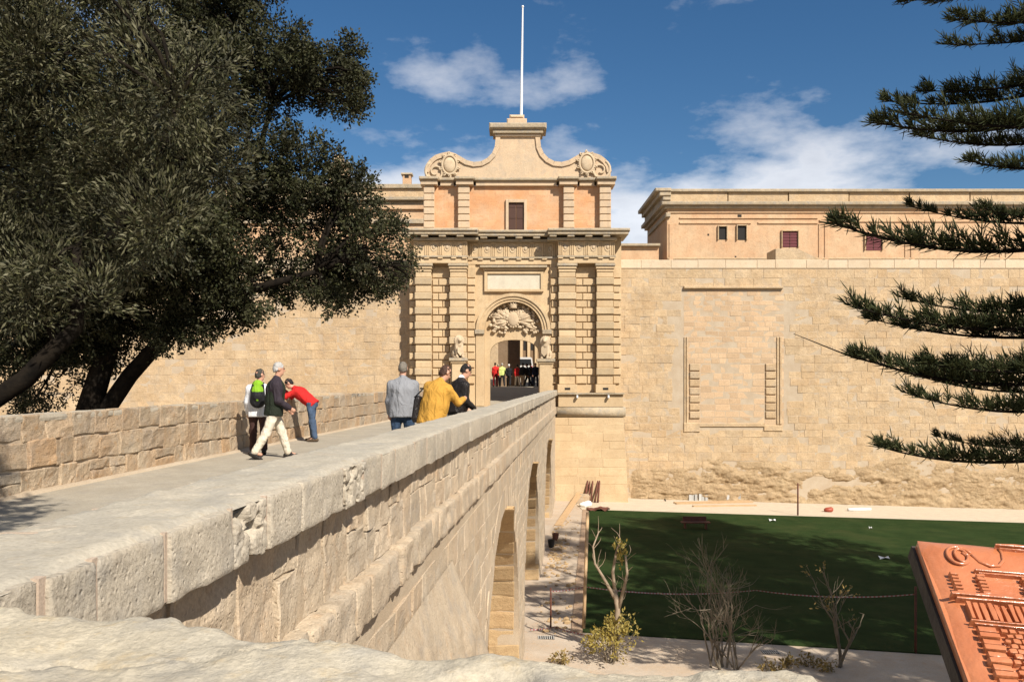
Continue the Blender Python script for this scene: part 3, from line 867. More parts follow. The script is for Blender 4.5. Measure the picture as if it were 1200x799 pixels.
for xa, xb in ((808, 820), (897, 909)):
    for i in range(7):
        ya = 490 - i * 9.3
        (a, z0), (b, z1) = P2(xa, ya), P2(xb, ya - 8.0)
        mb = MB(); mb.cbox(a, b, 50.925 - random.uniform(0, 0.03), 51.05, z0, z1, 0.03); mb.build('quoin_block', M['wall'], cr_)
hood = MB(); (a, z0), (b, z1) = P2(801, 338.5), P2(917, 336); hood.cbox(a, b, 50.80, 51.02, z0, z1 + 0.02, 0.03); hood.build('hood_moulding', M['wall'], cr_)
for xa, xb, ya, yb in ((801.5, 806, 505, 395), (910, 916, 497, 395)):
    (a, z0), (b, z1) = P2(xa, ya), P2(xb, yb)
    mb = MB(); mb.cbox(a, (a + b) / 2 - 0.02, 50.93, 51.02, z0, z1, 0.02); mb.cbox((a + b) / 2 + 0.02, b, 50.91, 51.02, z0, z1, 0.02); mb.build('door_jamb', M['wall'], cr_)
mb = MB(); (a, z0), (b, z1) = P2(801, 506), P2(820, 495); mb.cbox(a, b, 50.92, 51.02, z0, z1, 0.03)
(a, z0), (b, z1) = P2(895, 505), P2(917, 498); mb.cbox(a, b, 50.92, 51.02, z0, z1, 0.03); mb.build('sill_block', M['wall'], cr_)
mb = MB(); (a, z0), (b, z1) = P2(819, 500), P2(896, 495.5); mb.cbox(a, b, 50.92, 51.02, z0, z1, 0.03); mb.build('sill', M['wall'], cr_)

# natural rock under the right-hand wall
nu, nv = 620, 60
us = np.linspace(7.0, 46.0, nu); v_ = np.linspace(0, 1, nv)
gu, gv = np.meshgrid(us, v_, indexing='ij')
zt_ = -4.95 + 0.35 * np.sin(gu * 0.6) + 0.15 * np.sin(gu * 1.7)
zb_ = -7.0 - 0.028 * (gu - 4) - 0.4
Z = zb_ + gv * (zt_ - zb_)
P = np.stack([gu, gu * 0, Z], -1)
ledge = np.abs(fbm(P * np.array([0.5, 1, 2.2]), 3, 15)) * 0.10
out = 0.05 + 0.10 * (1 - gv) + 0.085 * fbm(P * np.array([1.6, 1, 2.6]), 5, 9, 0.62) + ledge + 0.03 * np.floor(2.5 * vnoise(P * np.array([0.7, 1, 1.8]), 44))
cave = np.exp(-(((gu - 18.3) / 0.55) ** 2 + ((Z + 6.15) / 0.28) ** 2))
out = out - 0.9 * cave - 0.12 * np.exp(-(((gu - 20.0) / 2.5) ** 2 + ((Z + 6.2) / 0.2) ** 2))
out = out * np.clip((1 - gv) / 0.25, 0, 1) ** 0.7
out = np.where(gv > 0.97, -0.05, out)
out = out * np.clip((gu - 7.0) / 0.7, 0, 1) - 0.02
V = np.stack([gu, 51.0 - out, Z], -1).reshape(-1, 3)
a = (np.arange(nu - 1)[:, None] * nv + np.arange(nv - 1)[None]).ravel()
link_mesh('bedrock_footing', V, np.stack([a, a + nv, a + nv + 1, a + 1], 1), M['bedrock'], cr_, smooth=False)
# ------------------------------------------------------------------ smooth bodies grown from a distance field
class SDF:
    def __init__(s, lo, hi, h):
        s.lo = np.array(lo, float); s.h = h
        s.n = np.ceil((np.array(hi, float) - s.lo) / h).astype(int) + 1
        s.f = np.full(s.n, 0.25, dtype=np.float32)
    def _sub(s, lo, hi):
        i0 = np.clip(np.floor((np.array(lo) - s.lo) / s.h).astype(int), 0, s.n - 1)
        i1 = np.clip(np.ceil((np.array(hi) - s.lo) / s.h).astype(int) + 1, 1, s.n)
        ax = [s.lo[k] + s.h * np.arange(i0[k], i1[k]) for k in range(3)]
        return tuple(slice(i0[k], i1[k]) for k in range(3)), np.stack(np.meshgrid(*ax, indexing='ij'), -1)
    def _blend(s, sl, d, k):
        a = s.f[sl]
        if k <= 0: s.f[sl] = np.minimum(a, d); return
        hh = np.clip(0.5 + 0.5 * (a - d) / k, 0, 1)
        s.f[sl] = (a * (1 - hh) + d * hh - k * hh * (1 - hh)).astype(np.float32)
    def cone(s, a, b, ra, rb, k=0.03, sq=(1, 1, 1), B=None):
        """tapered capsule; sq > 1 flattens along that axis (of frame B)"""
        a, b = np.array(a, float), np.array(b, float)
        mr = max(ra, rb) + 2 * k + 2 * s.h
        if min(sq) < 1: mr = mr / min(sq)
        sl, P = s._sub(np.minimum(a, b) - mr, np.maximum(a, b) + mr)
        if P.size == 0: return
        ba = b - a; L = max(ba @ ba, 1e-9)
        t = np.clip(((P - a) @ ba) / L, 0, 1)
        D = P - a - t[..., None] * ba
        if B is not None: D = D @ np.array(B, float).T
        D = D * np.array(sq)
        s._blend(sl, np.linalg.norm(D, axis=-1) - (ra + (rb - ra) * t), k)
    def ell(s, c, r, k=0.02, B=None, sub=False):
        c = np.array(c, float); r = np.array(r, float); m = r.max() + 2 * k + 2 * s.h
        sl, P = s._sub(c - m, c + m)
        if P.size == 0: return
        D = P - c
        if B is not None: D = D @ np.array(B, float).T
        q = np.linalg.norm(D / r, axis=-1)
        d = (q - 1) * r.min()
        if sub:
            s.f[sl] = np.maximum(s.f[sl], -d)
        else: s._blend(sl, d, k)
    def cut(s, n, off):
        """keep what lies on the side n.p > off"""
        ax = [s.lo[k] + s.h * np.arange(s.n[k]) for k in range(3)]
        d = off - (ax[0][:, None, None] * n[0] + ax[1][None, :, None] * n[1] + ax[2][None, None, :] * n[2])
        s.f = np.maximum(s.f, d.astype(np.float32))
    def mesh(s):
        f = s.f; f[0] = f[-1] = 0.2; f[:, 0] = f[:, -1] = 0.2; f[:, :, 0] = f[:, :, -1] = 0.2
        ins = f < 0
        nx, ny, nz = (f.shape[0] - 1, f.shape[1] - 1, f.shape[2] - 1)
        acc = np.zeros((nx, ny, nz, 3), np.float32); cnt = np.zeros((nx, ny, nz), np.float32)
        def sl(o): return (slice(o[0], o[0] + nx), slice(o[1], o[1] + ny), slice(o[2], o[2] + nz))
        for ax in range(3):
            o1, o2 = (ax + 1) % 3, (ax + 2) % 3
            for i in (0, 1):
                for j in (0, 1):
                    A = [0, 0, 0]; A[o1] = i; A[o2] = j; Bq = list(A); Bq[ax] = 1
                    fa, fb = f[sl(A)], f[sl(Bq)]
                    m = (fa < 0) != (fb < 0)
                    t = np.where(m, fa / np.where(m, fa - fb, 1), 0)
                    acc[..., ax] += np.where(m, t, 0)
                    acc[..., o1] += m * i; acc[..., o2] += m * j
                    cnt += m
        act = cnt > 0
        idx = -np.ones((nx, ny, nz), np.int64); idx[act] = np.arange(act.sum())
        I = np.argwhere(act)
        V = s.lo + s.h * (I + acc[act] / cnt[act][:, None])
        Fs = []
        for ax in range(3):
            o1, o2 = (ax + 1) % 3, (ax + 2) % 3
            A = [slice(0, f.shape[k]) for k in range(3)]; A[ax] = slice(0, f.shape[ax] - 1)
            Bq = list(A); Bq[ax] = slice(1, f.shape[ax])
            for d in (o1, o2): A[d] = slice(1, f.shape[d] - 1); Bq[d] = A[d]
            a_, b_ = ins[tuple(A)], ins[tuple(Bq)]
            for flip, m in ((0, a_ & ~b_), (1, ~a_ & b_)):
                E = np.argwhere(m)
                if len(E) == 0: continue
                E[:, o1] += 1; E[:, o2] += 1
                def cell(d1, d2):
                    q = E.copy(); q[:, o1] -= d1; q[:, o2] -= d2
                    return idx[q[:, 0], q[:, 1], q[:, 2]]
                Q = np.stack([cell(1, 1), cell(0, 1), cell(0, 0), cell(1, 0)], 1)
                Fs.append(Q if not flip else Q[:, ::-1])
        return V, np.concatenate(Fs)

# ------------------------------------------------------------------ the gate
random.seed(31)
GX = lambda x: (x - 600) / 20.0
GZ = lambda y: (445 - y) / 20.0
gate = empty('city_gate', (GX(604), 52.5, -7.3), 'ornate golden limestone city gate with banded pilasters and scrolled pediment', 'gate')
def gb(name, x0, x1, ytop, ybot, Y0, Y1, mat='gate', parent=None, c=0.015):
    mb = MB(); mb.cbox(GX(x0), GX(x1), Y0, Y1, GZ(ybot), GZ(ytop), c)
    return mb.build(name, M[mat], parent or gate)
PB = 476.0                    # paving at the gate
# bays beside the archway and the passage behind it
mb = MB()
mb.box(GX(480), GX(557), 50.0, 53.6, -8.2, GZ(272)); mb.box(GX(645), GX(728), 50.0, 53.6, -8.2, GZ(272))
mb.build('bay_wall', M['gate'], gate)
def arched(name, x0, x1, ztop, zbot, Y0, Y1, arch, ax0, ax1, mat, n=40):
    """wall with an opening whose head is arch(x)"""
    mb = MB()
    xs = [x0, ax0] + list(np.linspace(ax0, ax1, n + 1)[1:-1]) + [ax1, x1]
    for a, b in zip(xs[:-1], xs[1:]):
        if b <= ax0 + 1e-9 or a >= ax1 - 1e-9: za = zb_ = zbot
        else: za, zb_ = arch(a), arch(b)
        mb.add([(a, Y0, za), (b, Y0, zb_), (b, Y0, ztop), (a, Y0, ztop), (a, Y1, za), (b, Y1, zb_), (b, Y1, ztop), (a, Y1, ztop)],
               [(0, 1, 2, 3), (5, 4, 7, 6)] + ([(0, 4, 5, 1)] if za != zbot or zb_ != zbot else []))
    for x, s in ((ax0, 1), (ax1, -1)):
        q = [(x, Y0, zbot), (x, Y0, arch(x)), (x, Y1, arch(x)), (x, Y1, zbot)]
        mb.add(q, [(0, 1, 2, 3) if s > 0 else (3, 2, 1, 0)])
    return mb.build(name, mat, gate)
acx, asp, ari, aro = 601.5, 387.5, 34.0, 43.8
archA = lambda X: GZ(asp) + math.sqrt(max((ari / 20) ** 2 - (X - GX(acx)) ** 2, 0))
arched('archway_wall', GX(557), GX(645), GZ(301), -1.7, 50.12, 50.55, archA, GX(acx - ari), GX(acx + ari), M['gate'])
def archB(X):
    u = min(1, abs((X - GX(603)) / 1.45)); return GZ(413) + 0.77 * (1 - u ** 2.4) ** (1 / 2.0)
arched('inner_wall', GX(560), GX(642), GZ(345), -1.7, 50.56, 51.1, archB, GX(603) - 1.45, GX(603) + 1.45, M['gate'])
def archC(X):
    u = min(1, abs((X - GX(603)) / 1.9)); return GZ(410) + 0.95 * (1 - u ** 2.4) ** (1 / 2.0)
arched('passage_vault', GX(560), GX(645), GZ(272), -1.7, 51.11, 53.55, archC, GX(603) - 1.9, GX(603) + 1.9, M['gate'])
sh = MB(); n = 30
# archivolt: three fillets, each stepping forward
for (r0, r1, Y) in ((ari, ari + 3.0, 50.02), (ari + 3.0, ari + 6.2, 49.95), (ari + 6.2, aro, 49.87)):
    for i in range(n):
        a0, a1 = math.pi * i / n, math.pi * (i + 1) / n
        pts = [(GX(acx) + r / 20 * math.cos(a), GZ(asp) + r / 20 * math.sin(a)) for r, a in ((r0, a0), (r1, a0), (r1, a1), (r0, a1))]
        sh.prism(pts, Y, 50.14)
sh.build('archivolt', M['gate'], gate)
for x0, x1 in ((556.5, 567.5), (635.5, 646.5)):
    gb('impost', x0, x1, 386.5, 391.5, 49.80, 50.13, 'cornice')
    gb('arch_jamb', x0 + 1, x1 - (0 if x0 < 600 else 1), 391.6, PB, 49.93, 50.13)
# carved arms in the tympanum
rl_ = MB()
cxr, czr = GX(acx), GZ(373.5)
for side in (-1, 1):
    for i in range(20):
        ang = R(-32 + i * 6.2); ln = random.uniform(0.75, 1.45) * (1.0 if i < 12 else 0.72)
        d = Vector((side * math.cos(ang), 0, math.sin(ang)))
        base = Vector((cxr + side * 0.25, 50.46, czr - 0.1)); tip = base + d * ln
        hgt = math.hypot(tip.x - GX(acx), max(tip.z - GZ(asp), 0))
        if hgt > 1.62: tip = base + d * ln * 1.55 / max(hgt, 1.6)
        mid = (base + tip) / 2 + Vector((0, -0.12, random.uniform(-0.08, 0.1)))
        tip.z = max(tip.z, GZ(391))
        rl_.tube([base, mid, tip], [0.05, random.uniform(0.06, 0.13), 0.03], 6)
        rl_.ball((tip.x, tip.y - 0.06, tip.z), random.uniform(0.06, 0.12), 7, 5)
    for i in range(16):
        u = random.uniform(0.3, 1.4); z = GZ(390) + random.uniform(0.0, 0.45)
        if math.hypot(u, z - GZ(asp)) < 1.55: rl_.ball((cxr + side * u, 50.44, z), (random.uniform(0.07, 0.16), 0.12, random.uniform(0.05, 0.11)), 7, 5)
rl_.build('trophy_carving', M['relief'], gate, smooth=True)
sb = MB(); sb.ball((cxr, 50.36, czr), (0.36, 0.16, 0.45), 14, 10)
for i in range(16):
    a = 2 * math.pi * i / 16; sb.ball((cxr + 0.38 * math.cos(a), 50.36, czr + 0.47 * math.sin(a)), 0.08, 6, 4)
sb.build('arms_shield', M['relief'], gate, smooth=True)
cb = MB(); cb.lathe([(0.22, 0), (0.24, 0.06), (0.22, 0.10), (0.30, 0.22), (0.26, 0.27), (0.1, 0.3)], (cxr, 50.36, GZ(361)), 12)
for i in range(7): cb.ball((cxr + 0.28 * math.cos(math.pi * (1 + i / 6)), 50.36 + 0.28 * math.sin(math.pi * (1 + i / 6)), GZ(361) + 0.27), 0.05, 6, 4)
cb.build('carved_crown', M['relief'], gate, smooth=True)
# inscription panel
pn = gb('inscription_panel', 571, 633.5, 321, 339, 50.04, 50.13, 'marble')
fr = MB()
for x0, x1, y0, y1 in ((567.5, 571, 318.5, 342), (633.5, 637, 318.5, 342), (571, 633.5, 318.5, 321), (571, 633.5, 339, 342)):
    fr.cbox(GX(x0), GX(x1), 49.94, 50.13, GZ(y1), GZ(y0), 0.015)
fr.build('panel_frame', M['gate'], gate)
gb('panel_cornice', 562.5, 641, 311.5, 314.2, 49.72, 50.13, 'cornice'); gb('panel_fascia', 566, 638, 314.3, 317.5, 49.95, 50.13)

# rusticated blocks between and beside the pilasters
lines = [335.2, 352.2, 369.4, 386.5, 404.0, 421.8, 440.0]
yj = [450.0]
for k in range(len(lines)): yj += [lines[::-1][k], lines[::-1][k] - 8.7]
for x0, x1, split in ((480, 487, 0), (507, 527, 1), (548, 557, 0), (645, 653, 0), (674.5, 697.5, 1), (718.5, 727.5, 0)):
    for k, (a, b) in enumerate(zip(yj[:-1], yj[1:])):
        pr = 0.14 if k % 2 else 0.10
        if split:
            c = x0 + (x1 - x0) * (0.35 if k % 2 else 0.58)
            gb('rusticated_block', x0 + 0.2, c - 0.35, b + 0.55, a - 0.55, 50.0 - pr, 50.04, c=0.03)
            gb('rusticated_block', c + 0.35, x1 - 0.2, b + 0.55, a - 0.55, 50.0 - pr + random.uniform(-.03, .03), 50.04, c=0.03)
        elif k % 2 or True:
            ins = 0 if k % 2 else (1.6 if x0 in (480, 645, 718.5) else 1.0)
            gb('rusticated_block', x0 + (0 if x0 in (718.5, 548) else ins), x1 - (ins if x0 in (718.5, 548) else 0), b + 0.6, a - 0.6, 50.0 - pr - 0.03, 50.04, c=0.03)
    gb('bay_head', x0 + 0.1, x1 - 0.1, 313, 326.0 - 0.5, 49.92, 50.04)
# giant pilasters
for x0, x1 in ((487.5, 506.5), (527.5, 547.5), (654.0, 674.0), (698.0, 718.0)):
    pl = gb('pilaster', x0 + 0.8, x1 - 0.8, 320, 450, 49.53, 50.04)
    for y in lines:
        gb('banded_block', x0 - 0.4, x1 + 0.4, y - 8.6, y - 0.6, 49.42, 49.57, 'gate_grey', pl, 0.03)
        gb('drum_block', x0 + 0.5, x1 - 0.5, y - 16.2, y - 9.2, 49.505, 49.57, 'gate', pl, 0.02)
    cap = gb('capital', x0 + 0.2, x1 - 0.2, 316.4, 319.8, 49.46, 50.03, 'gate', pl)
    gb('abacus', x0 - 1.6, x1 + 1.6, 310.2, 313.2, 49.32, 50.03, 'cornice', pl); gb('echinus', x0 - 0.7, x1 + 0.7, 313.3, 316.3, 49.39, 50.03, 'gate', pl)
    ped = gb('pedestal', x0 - 1.4, x1 + 1.4, 450.2, 459.8, 49.22, 50.03, 'gate', pl)
    gb('vent_slot', (x0 + x1) / 2 - 3.2, (x0 + x1) / 2 + 3.2, 454.0, 456.6, 49.208, 49.3, 'dark_void', pl, 0.002)
for x0, x1 in ((479, 549), (652.5, 729.5)):
    gb('base_ledge', x0, x1, 460, 461.9, 49.12, 50.03, 'cornice'); gb('base_band', x0 + 1, x1 - 1, 462, 476.2, 49.28, 50.03)
    t_ = MB(); t_.tube([(GX(x0 - 0.5), 49.42, GZ(482)), (GX(x1 + 1.5), 49.42, GZ(482))], 0.30, 14); t_.build('torus_moulding', M['cornice'], gate, smooth=True)
    for q in ((x0 + x1) / 2 - 16, (x0 + x1) / 2 + 20):
        lb = MB(); lb.cbox(GX(q - 1), GX(q + 1), 49.0, 49.3, GZ(466), GZ(462.6), 0.02); lb.build('floodlight', M['white_paint'], gate)
# battered basement in big courses
for x0, x1 in ((478, 556), (648, 729)):
    mb = MB(); a, b = GX(x0), GX(x1)
    mb.add([(a, 49.1, -8.2), (b + 0.3, 49.1, -8.2), (b, 49.33, GZ(488)), (a, 49.33, GZ(488)), (a, 50.02, -8.2), (b + 0.3, 50.02, -8.2), (b, 50.02, GZ(488)), (a, 50.02, GZ(488))],
           [(0, 1, 2, 3), (1, 5, 6, 2), (4, 0, 3, 7), (3, 2, 6, 7)])
    mb.build('basement', M['gate'], gate)
    def S_g(u, v, d):
        q = (v + 8.2) / (GZ(488) + 8.2); return (u + 0.3 * (1 - q) * (u - a) / (b - a), 49.1 + 0.23 * q - d, v)
    if x0 > 600: lay(S_g, courses(a, b, -7.5, GZ(489), (0.42, 0.55), (0.8, 1.5), 0.005), 'basement_stone', gate, M['gate'], lambda r: 1, 300, (0, 0.016), 0.014, amp=0.008, freq=2)
# entablature: forward over the pilaster pairs, back over the archway
for x0, x1, Yf in ((486, 548.2, 49.40), (548.3, 653.2, 49.97), (653.3, 719, 49.40)):
    ar_ = gb('architrave', x0, x1, 303.5, 310, Yf, 51.0); gb('taenia', x0 - 0.8, x1 + 0.8, 301.4, 303.4, Yf - 0.1, 51.0, 'cornice')
    fz = gb('frieze', x0, x1, 284.2, 301.3, Yf + 0.02, 51.0)
    nt = max(3, round((x1 - x0) / 16)); wd = (x1 - x0) / nt
    for i in range(nt + 1):
        xc = x0 + i * wd if i not in (0, nt) else (x0 + 3 if i == 0 else x1 - 3)
        tg = MB()
        for q in (-2.1, 0, 2.1): tg.cbox(GX(xc + q - 0.8), GX(xc + q + 0.8), Yf - 0.03, Yf + 0.03, GZ(301.2), GZ(286), 0.025)
        tg.box(GX(xc - 3), GX(xc + 3), Yf - 0.05, Yf + 0.03, GZ(285.9), GZ(284.6)); tg.box(GX(xc - 2.8), GX(xc + 2.8), Yf - 0.09, Yf - 0.0, GZ(304.8), GZ(303.3))
        tg.build('triglyph', M['gate'], fz)
        if i < nt:
            xm = x0 + (i + 0.5) * wd; om = MB()
            pts = [(GX(xm) + 0.15 * math.cos(a), Yf + 0.02, GZ(292) + 0.20 * math.sin(a)) for a in np.linspace(R(150), R(390), 12)]
            om.tube(pts, 0.032, 6); om.ball((GX(xm), Yf + 0.02, GZ(291)), (0.11, 0.05, 0.15), 8, 6)
            om.build('metope_carving', M['relief'], fz, smooth=True)
for x0, x1, Yf in ((473, 561, 48.72), (561.1, 641, 49.30), (641.1, 735, 48.72)):
    e = 0 if x0 == 561.1 else 1
    gb('bed_moulding', x0 + 12 * e * (x0 < 600), x1 - 14 * e * (x0 > 600), 281, 284, Yf + 0.45, 51.2, 'cornice')
    gb('corona', x0 + 1.5 * e * (x0 < 600), x1 - 1.5 * e * (x0 > 600), 275.2, 278.4, Yf + 0.1, 51.4, 'cornice')
    gb('cymatium', x0, x1, 271.6, 275.1, Yf, 51.5, 'cornice', c=0.05)
    q = x0 + 6
    while q < x1 - 6:
        gb('mutule', q - 4, q + 4, 278.5, 280.9, Yf + 0.16, 51.0, 'cornice'); q += 20.5
# attic storey
mb = MB(); mb.box(GX(497), GX(717), 50.42, 52.2, GZ(272), GZ(216)); mb.build('attic_wall', M['attic'], gate)
lay(lambda u, v, d: (u, 50.42 - d, v), [r for r in courses(GX(551), GX(660), GZ(271.5), GZ(217.2), (0.33, 0.40), (0.6, 1.2), 0.004) if not (r[1] > GX(592) and r[0] < GX(618) and r[2] < GZ(232))],
    'attic_stone', gate, M['attic'], lambda r: 1, 300, (0.0, 0.006), 0.008, amp=0.002, freq=2)
for x0, x1 in ((509.5, 536), (673.5, 702)):
    lay(lambda u, v, d: (u, 50.42 - d, v), courses(GX(x0), GX(x1), GZ(271.5), GZ(217.2), (0.33, 0.40), (0.5, 0.9), 0.004), 'attic_stone', gate, M['attic'], lambda r: 1, 300, (0.0, 0.006), 0.008, amp=0.002, freq=2)
for x0, x1 in ((496.3, 509), (536.5, 550.3), (660.2, 673), (702.6, 716)):
    ap = gb('attic_pilaster', x0 + 1, x1 - 1, 217, 271.8, 50.06, 50.44, 'pediment')
    for i in range(6): gb('banded_block', x0, x1, 219.5 + i * 8.1, 226.4 + i * 8.1, 50.0, 50.1, 'pediment', ap, 0.03)
    gb('plinth', x0 - 1, x1 + 1, 268, 271.9, 49.98, 50.1, 'pediment', ap)
for x0, x1, Yf in ((491.5, 514, 49.78), (514.1, 532.9, 50.12), (533, 556, 49.78), (556.1, 653.9, 50.12), (654, 678, 49.78), (678.1, 698.4, 50.12), (698.5, 722, 49.78)):
    gb('attic_cornice', x0, x1, 207.8, 211.4, Yf - 0.08, 51.4, 'cornice', c=0.04); gb('attic_cornice_bed', x0 + 1.4, x1 - 1.4, 211.5, 216.9, Yf + 0.08, 51.3, 'pediment')
for a_, b_, c_, d_ in ((592.6, 595.9, 232.5, 271.8), (614.1, 617.4, 232.5, 271.8), (596, 614, 232.5, 236.2)): gb('window_surround', a_, b_, c_, d_, 50.26, 50.44, 'pediment')
for x0, x1 in ((596, 604.8), (605.2, 614)):
    s_ = gb('shutter_leaf', x0, x1, 236.3, 271.6, 50.385, 50.44, 'shutter')
    for y in (240, 253, 266): gb('batten', x0 + 0.5, x1 - 0.5, y, y + 1.6, 50.365, 50.39, 'shutter', s_, 0.004)
# pediment
half = [(497.5, 208), (497.5, 200), (499.5, 192.6), (503.8, 186.4), (510, 181.6), (517.6, 179.1), (525.6, 177.6), (532.6, 179.6), (539, 183.2), (546.4, 187.6), (555, 189.8), (564, 188.9), (571.4, 185), (577.2, 178.9), (580.6, 171.3), (582, 158.8)]
cm = 606.9
outl = half + [(2 * cm - x, y) for x, y in half[::-1]]
poly = [(GX(x), GZ(y)) for x, y in outl]
mb = MB(); mb.prism(poly[::-1], 50.30, 51.15); mb.build('pediment', M['pediment'], gate)
for seg in (half, [(2 * cm - x, y) for x, y in half]):
    # smoothed raking moulding
    pts = [Vector((GX(x), 50.30, GZ(y))) for x, y in seg[1:]]
    mo = MB(); inn = []
    for i, q in enumerate(pts):
        d = (pts[min(i + 1, len(pts) - 1)] - pts[max(i - 1, 0)]).normalized()
        nrm = Vector((d.z, 0, -d.x)) * (1 if seg is half else -1)
        inn.append(q + nrm * 0.22)
    for i in range(len(pts) - 1):
        a, b, c, d = pts[i], pts[i + 1], inn[i + 1], inn[i]
        fw = Vector((0, -0.09, 0)); bk = Vector((0, 0.9, 0))
        out = (a - d).normalized() * 0.05
        mo.add([a + out + fw, b + out + fw, c + fw, d + fw, a + out + bk, b + out + bk, c + Vector((0, 0.01, 0)), d + Vector((0, 0.01, 0))],
               [(0, 1, 2, 3), (4, 5, 1, 0), (3, 2, 6, 7)] if seg is not half else [(3, 2, 1, 0), (0, 1, 5, 4), (7, 6, 2, 3)])
    mo.build('raking_moulding', M['pediment'], gate)
gb('cap_neck', 580, 634, 156, 159, 50.16, 51.3, 'pediment'); gb('cap_bed', 577.5, 636.5, 151.5, 155.9, 50.02, 51.4, 'cornice'); gb('cap_cornice', 573.2, 640.5, 144.4, 151.4, 49.85, 51.5, 'cornice', c=0.08)
gb('finial_block', 593.8, 617.5, 137.5, 144.3, 50.2, 51.2, 'pediment', c=0.06); gb('finial_cap', 597, 614.5, 132.2, 137.4, 50.3, 51.1, 'pediment', c=0.1)
for side, xc, yc in ((-1, 526.4, 192.4), (1, 688, 190.5)):
    ct = empty('cartouche', Vector((GX(xc), 50.25, GZ(yc + 12))) - root_loc(gate)); ct.parent = gate
    ov = MB(); ov.ball((GX(xc), 50.22, GZ(yc)), (0.36, 0.14, 0.46), 16, 10); ov.build('oval_shield', M['relief'], ct, smooth=True)
    rg = MB(); rg.tube([(GX(xc) + 0.43 * math.cos(a), 50.20, GZ(yc) + 0.55 * math.sin(a)) for a in np.linspace(0, 2 * math.pi, 26)], 0.075, 7, cap=False)
    for k in range(10):
        a = 2 * math.pi * k / 10 + 0.3
        c0 = Vector((GX(xc) + 0.52 * math.cos(a), 50.18, GZ(yc) + 0.66 * math.sin(a)))
        rg.tube([c0 + Vector((0.11 * (1 - q / 9) * math.cos(a + q * 0.8), 0, 0.11 * (1 - q / 9) * math.sin(a + q * 0.8))) for q in range(9)], 0.045, 6)
    rg.build('scrolled_rim', M['relief'], ct, smooth=True)
    vx, vy = (509.5, 200.5) if side < 0 else (704.0, 198.5)
    vl = MB(); vl.tube([(GX(vx) - side * r_ * math.cos(a) * -1, 50.24, GZ(vy) + r_ * math.sin(a)) for a, r_ in zip(np.linspace(R(-120), R(420), 40), np.linspace(0.12, 0.62, 40))], np.linspace(0.05, 0.085, 40), 7)
    vl.build('volute_scroll', M['relief'], ct, smooth=True)
# lamps of the gate sit on its base; pedestals with lions flank the arch
def lion_mesh():
    s = SDF((-0.5, -0.55, -0.02), (0.5, 0.5, 1.35), 0.025)
    s.cone((0, 0.28, 0.25), (0, -0.02, 0.78), 0.26, 0.22, 0.08)
    for sd in (-1, 1):
        s.cone((sd * 0.15, -0.10, 0.72), (sd * 0.16, -0.26, 0.06), 0.10, 0.07, 0.04); s.ell((sd * 0.16, -0.34, 0.05), (0.08, 0.12, 0.06), 0.03)
        s.ell((sd * 0.24, 0.20, 0.24), (0.12, 0.24, 0.24), 0.05); s.ell((sd * 0.26, -0.06, 0.06), (0.08, 0.18, 0.07), 0.03)
        s.ell((sd * 0.13, -0.05, 1.22), (0.05, 0.04, 0.06), 0.02)
    s.ell((0, -0.02, 0.98), (0.29, 0.24, 0.30), 0.06)
    s.ell((0, -0.16, 1.06), (0.16, 0.18, 0.17), 0.04); s.ell((0, -0.32, 1.00), (0.09, 0.10, 0.08), 0.03)
    for k in range(16):
        a = 2 * math.pi * k / 16; s.ell((0.25 * math.cos(a), -0.08, 1.0 + 0.26 * math.sin(a)), (0.07, 0.1, 0.07), 0.02)
    return s.mesh()
LV, LF = lion_mesh()
lme = None
for k, (xc, Yc, yt, lab) in enumerate(((537.5, 49.0, 419.5, 'carved stone lion on the pedestal left of the gate arch'), (639.5, 48.9, 420.5, 'carved stone lion on the pedestal right of the gate arch'))):
    s = 1000.0 / Yc; X = (xc - 600) / s; zt_ = (445 - yt) / s; zb = zd(49.3) - 0.02
    pd = empty('lion_pedestal', (X, Yc, zb), 'square stone pedestal carrying a lion ' + ('left' if k == 0 else 'right') + ' of the gate arch', 'pedestal', None)
    w = 0.47
    for nm, hw, z0, z1 in (('plinth', w, zb, zb + 0.5), ('die', w - 0.10, zb + 0.502, zt_ - 0.30), ('neck_moulding', w - 0.03, zt_ - 0.298, zt_ - 0.18), ('cap', w + 0.05, zt_ - 0.178, zt_)):
        mb = MB(); mb.cbox(X - hw, X + hw, Yc - hw, Yc + hw, z0, z1, 0.02); mb.build(nm, M['gate'] if nm != 'cap' else M['cornice'], pd)
    ln = link_mesh('lion_statue', LV, LF, M['relief'], smooth=True); ln.location = (X, Yc, zt_); ln.rotation_euler = (0, 0, R(18 if k == 0 else -14))
    tag(ln, lab, 'statue', 'stone lions at the gate')
    sh_ = MB(); sh_.prism([(-0.17, 0.62), (-0.17, 0.32), (0, 0.12), (0.17, 0.32), (0.17, 0.62)][::-1][::-1], -0.42, -0.36); so = sh_.build('shield', M['relief'], ln, local=True)
# flag pole
fp = MB(); fp.tube([(GX(611), 50.7, GZ(132.2)), (GX(611.8), 50.7, GZ(70)), (GX(612.8), 50.7, GZ(3))], [0.085, 0.065, 0.04], 10)
fpo = empty('flagpole', (GX(611), 50.7, GZ(132.2)), 'tall white flagpole standing on top of the gate pediment', 'flagpole')
fp.build('pole', M['white_paint'], fpo)
mb = MB(); mb.ball((GX(612.8), 50.7, GZ(3) + 0.05), 0.075, 10, 8); mb.build('finial', M['white_paint'], fpo, smooth=True)

# ------------------------------------------------------------------ buildings beyond the walls
def bpt(s): return (lambda x: (x - 600) / s), (lambda y: (445 - y) / s)
def bbox(parent, name, X, Z, x0, x1, yt, yb, Y0, Y1, mat, c=0.02):
    mb = MB(); mb.cbox(X(x0), X(x1), Y0, Y1, Z(yb), Z(yt), c); return mb.build(name, M[mat], parent)
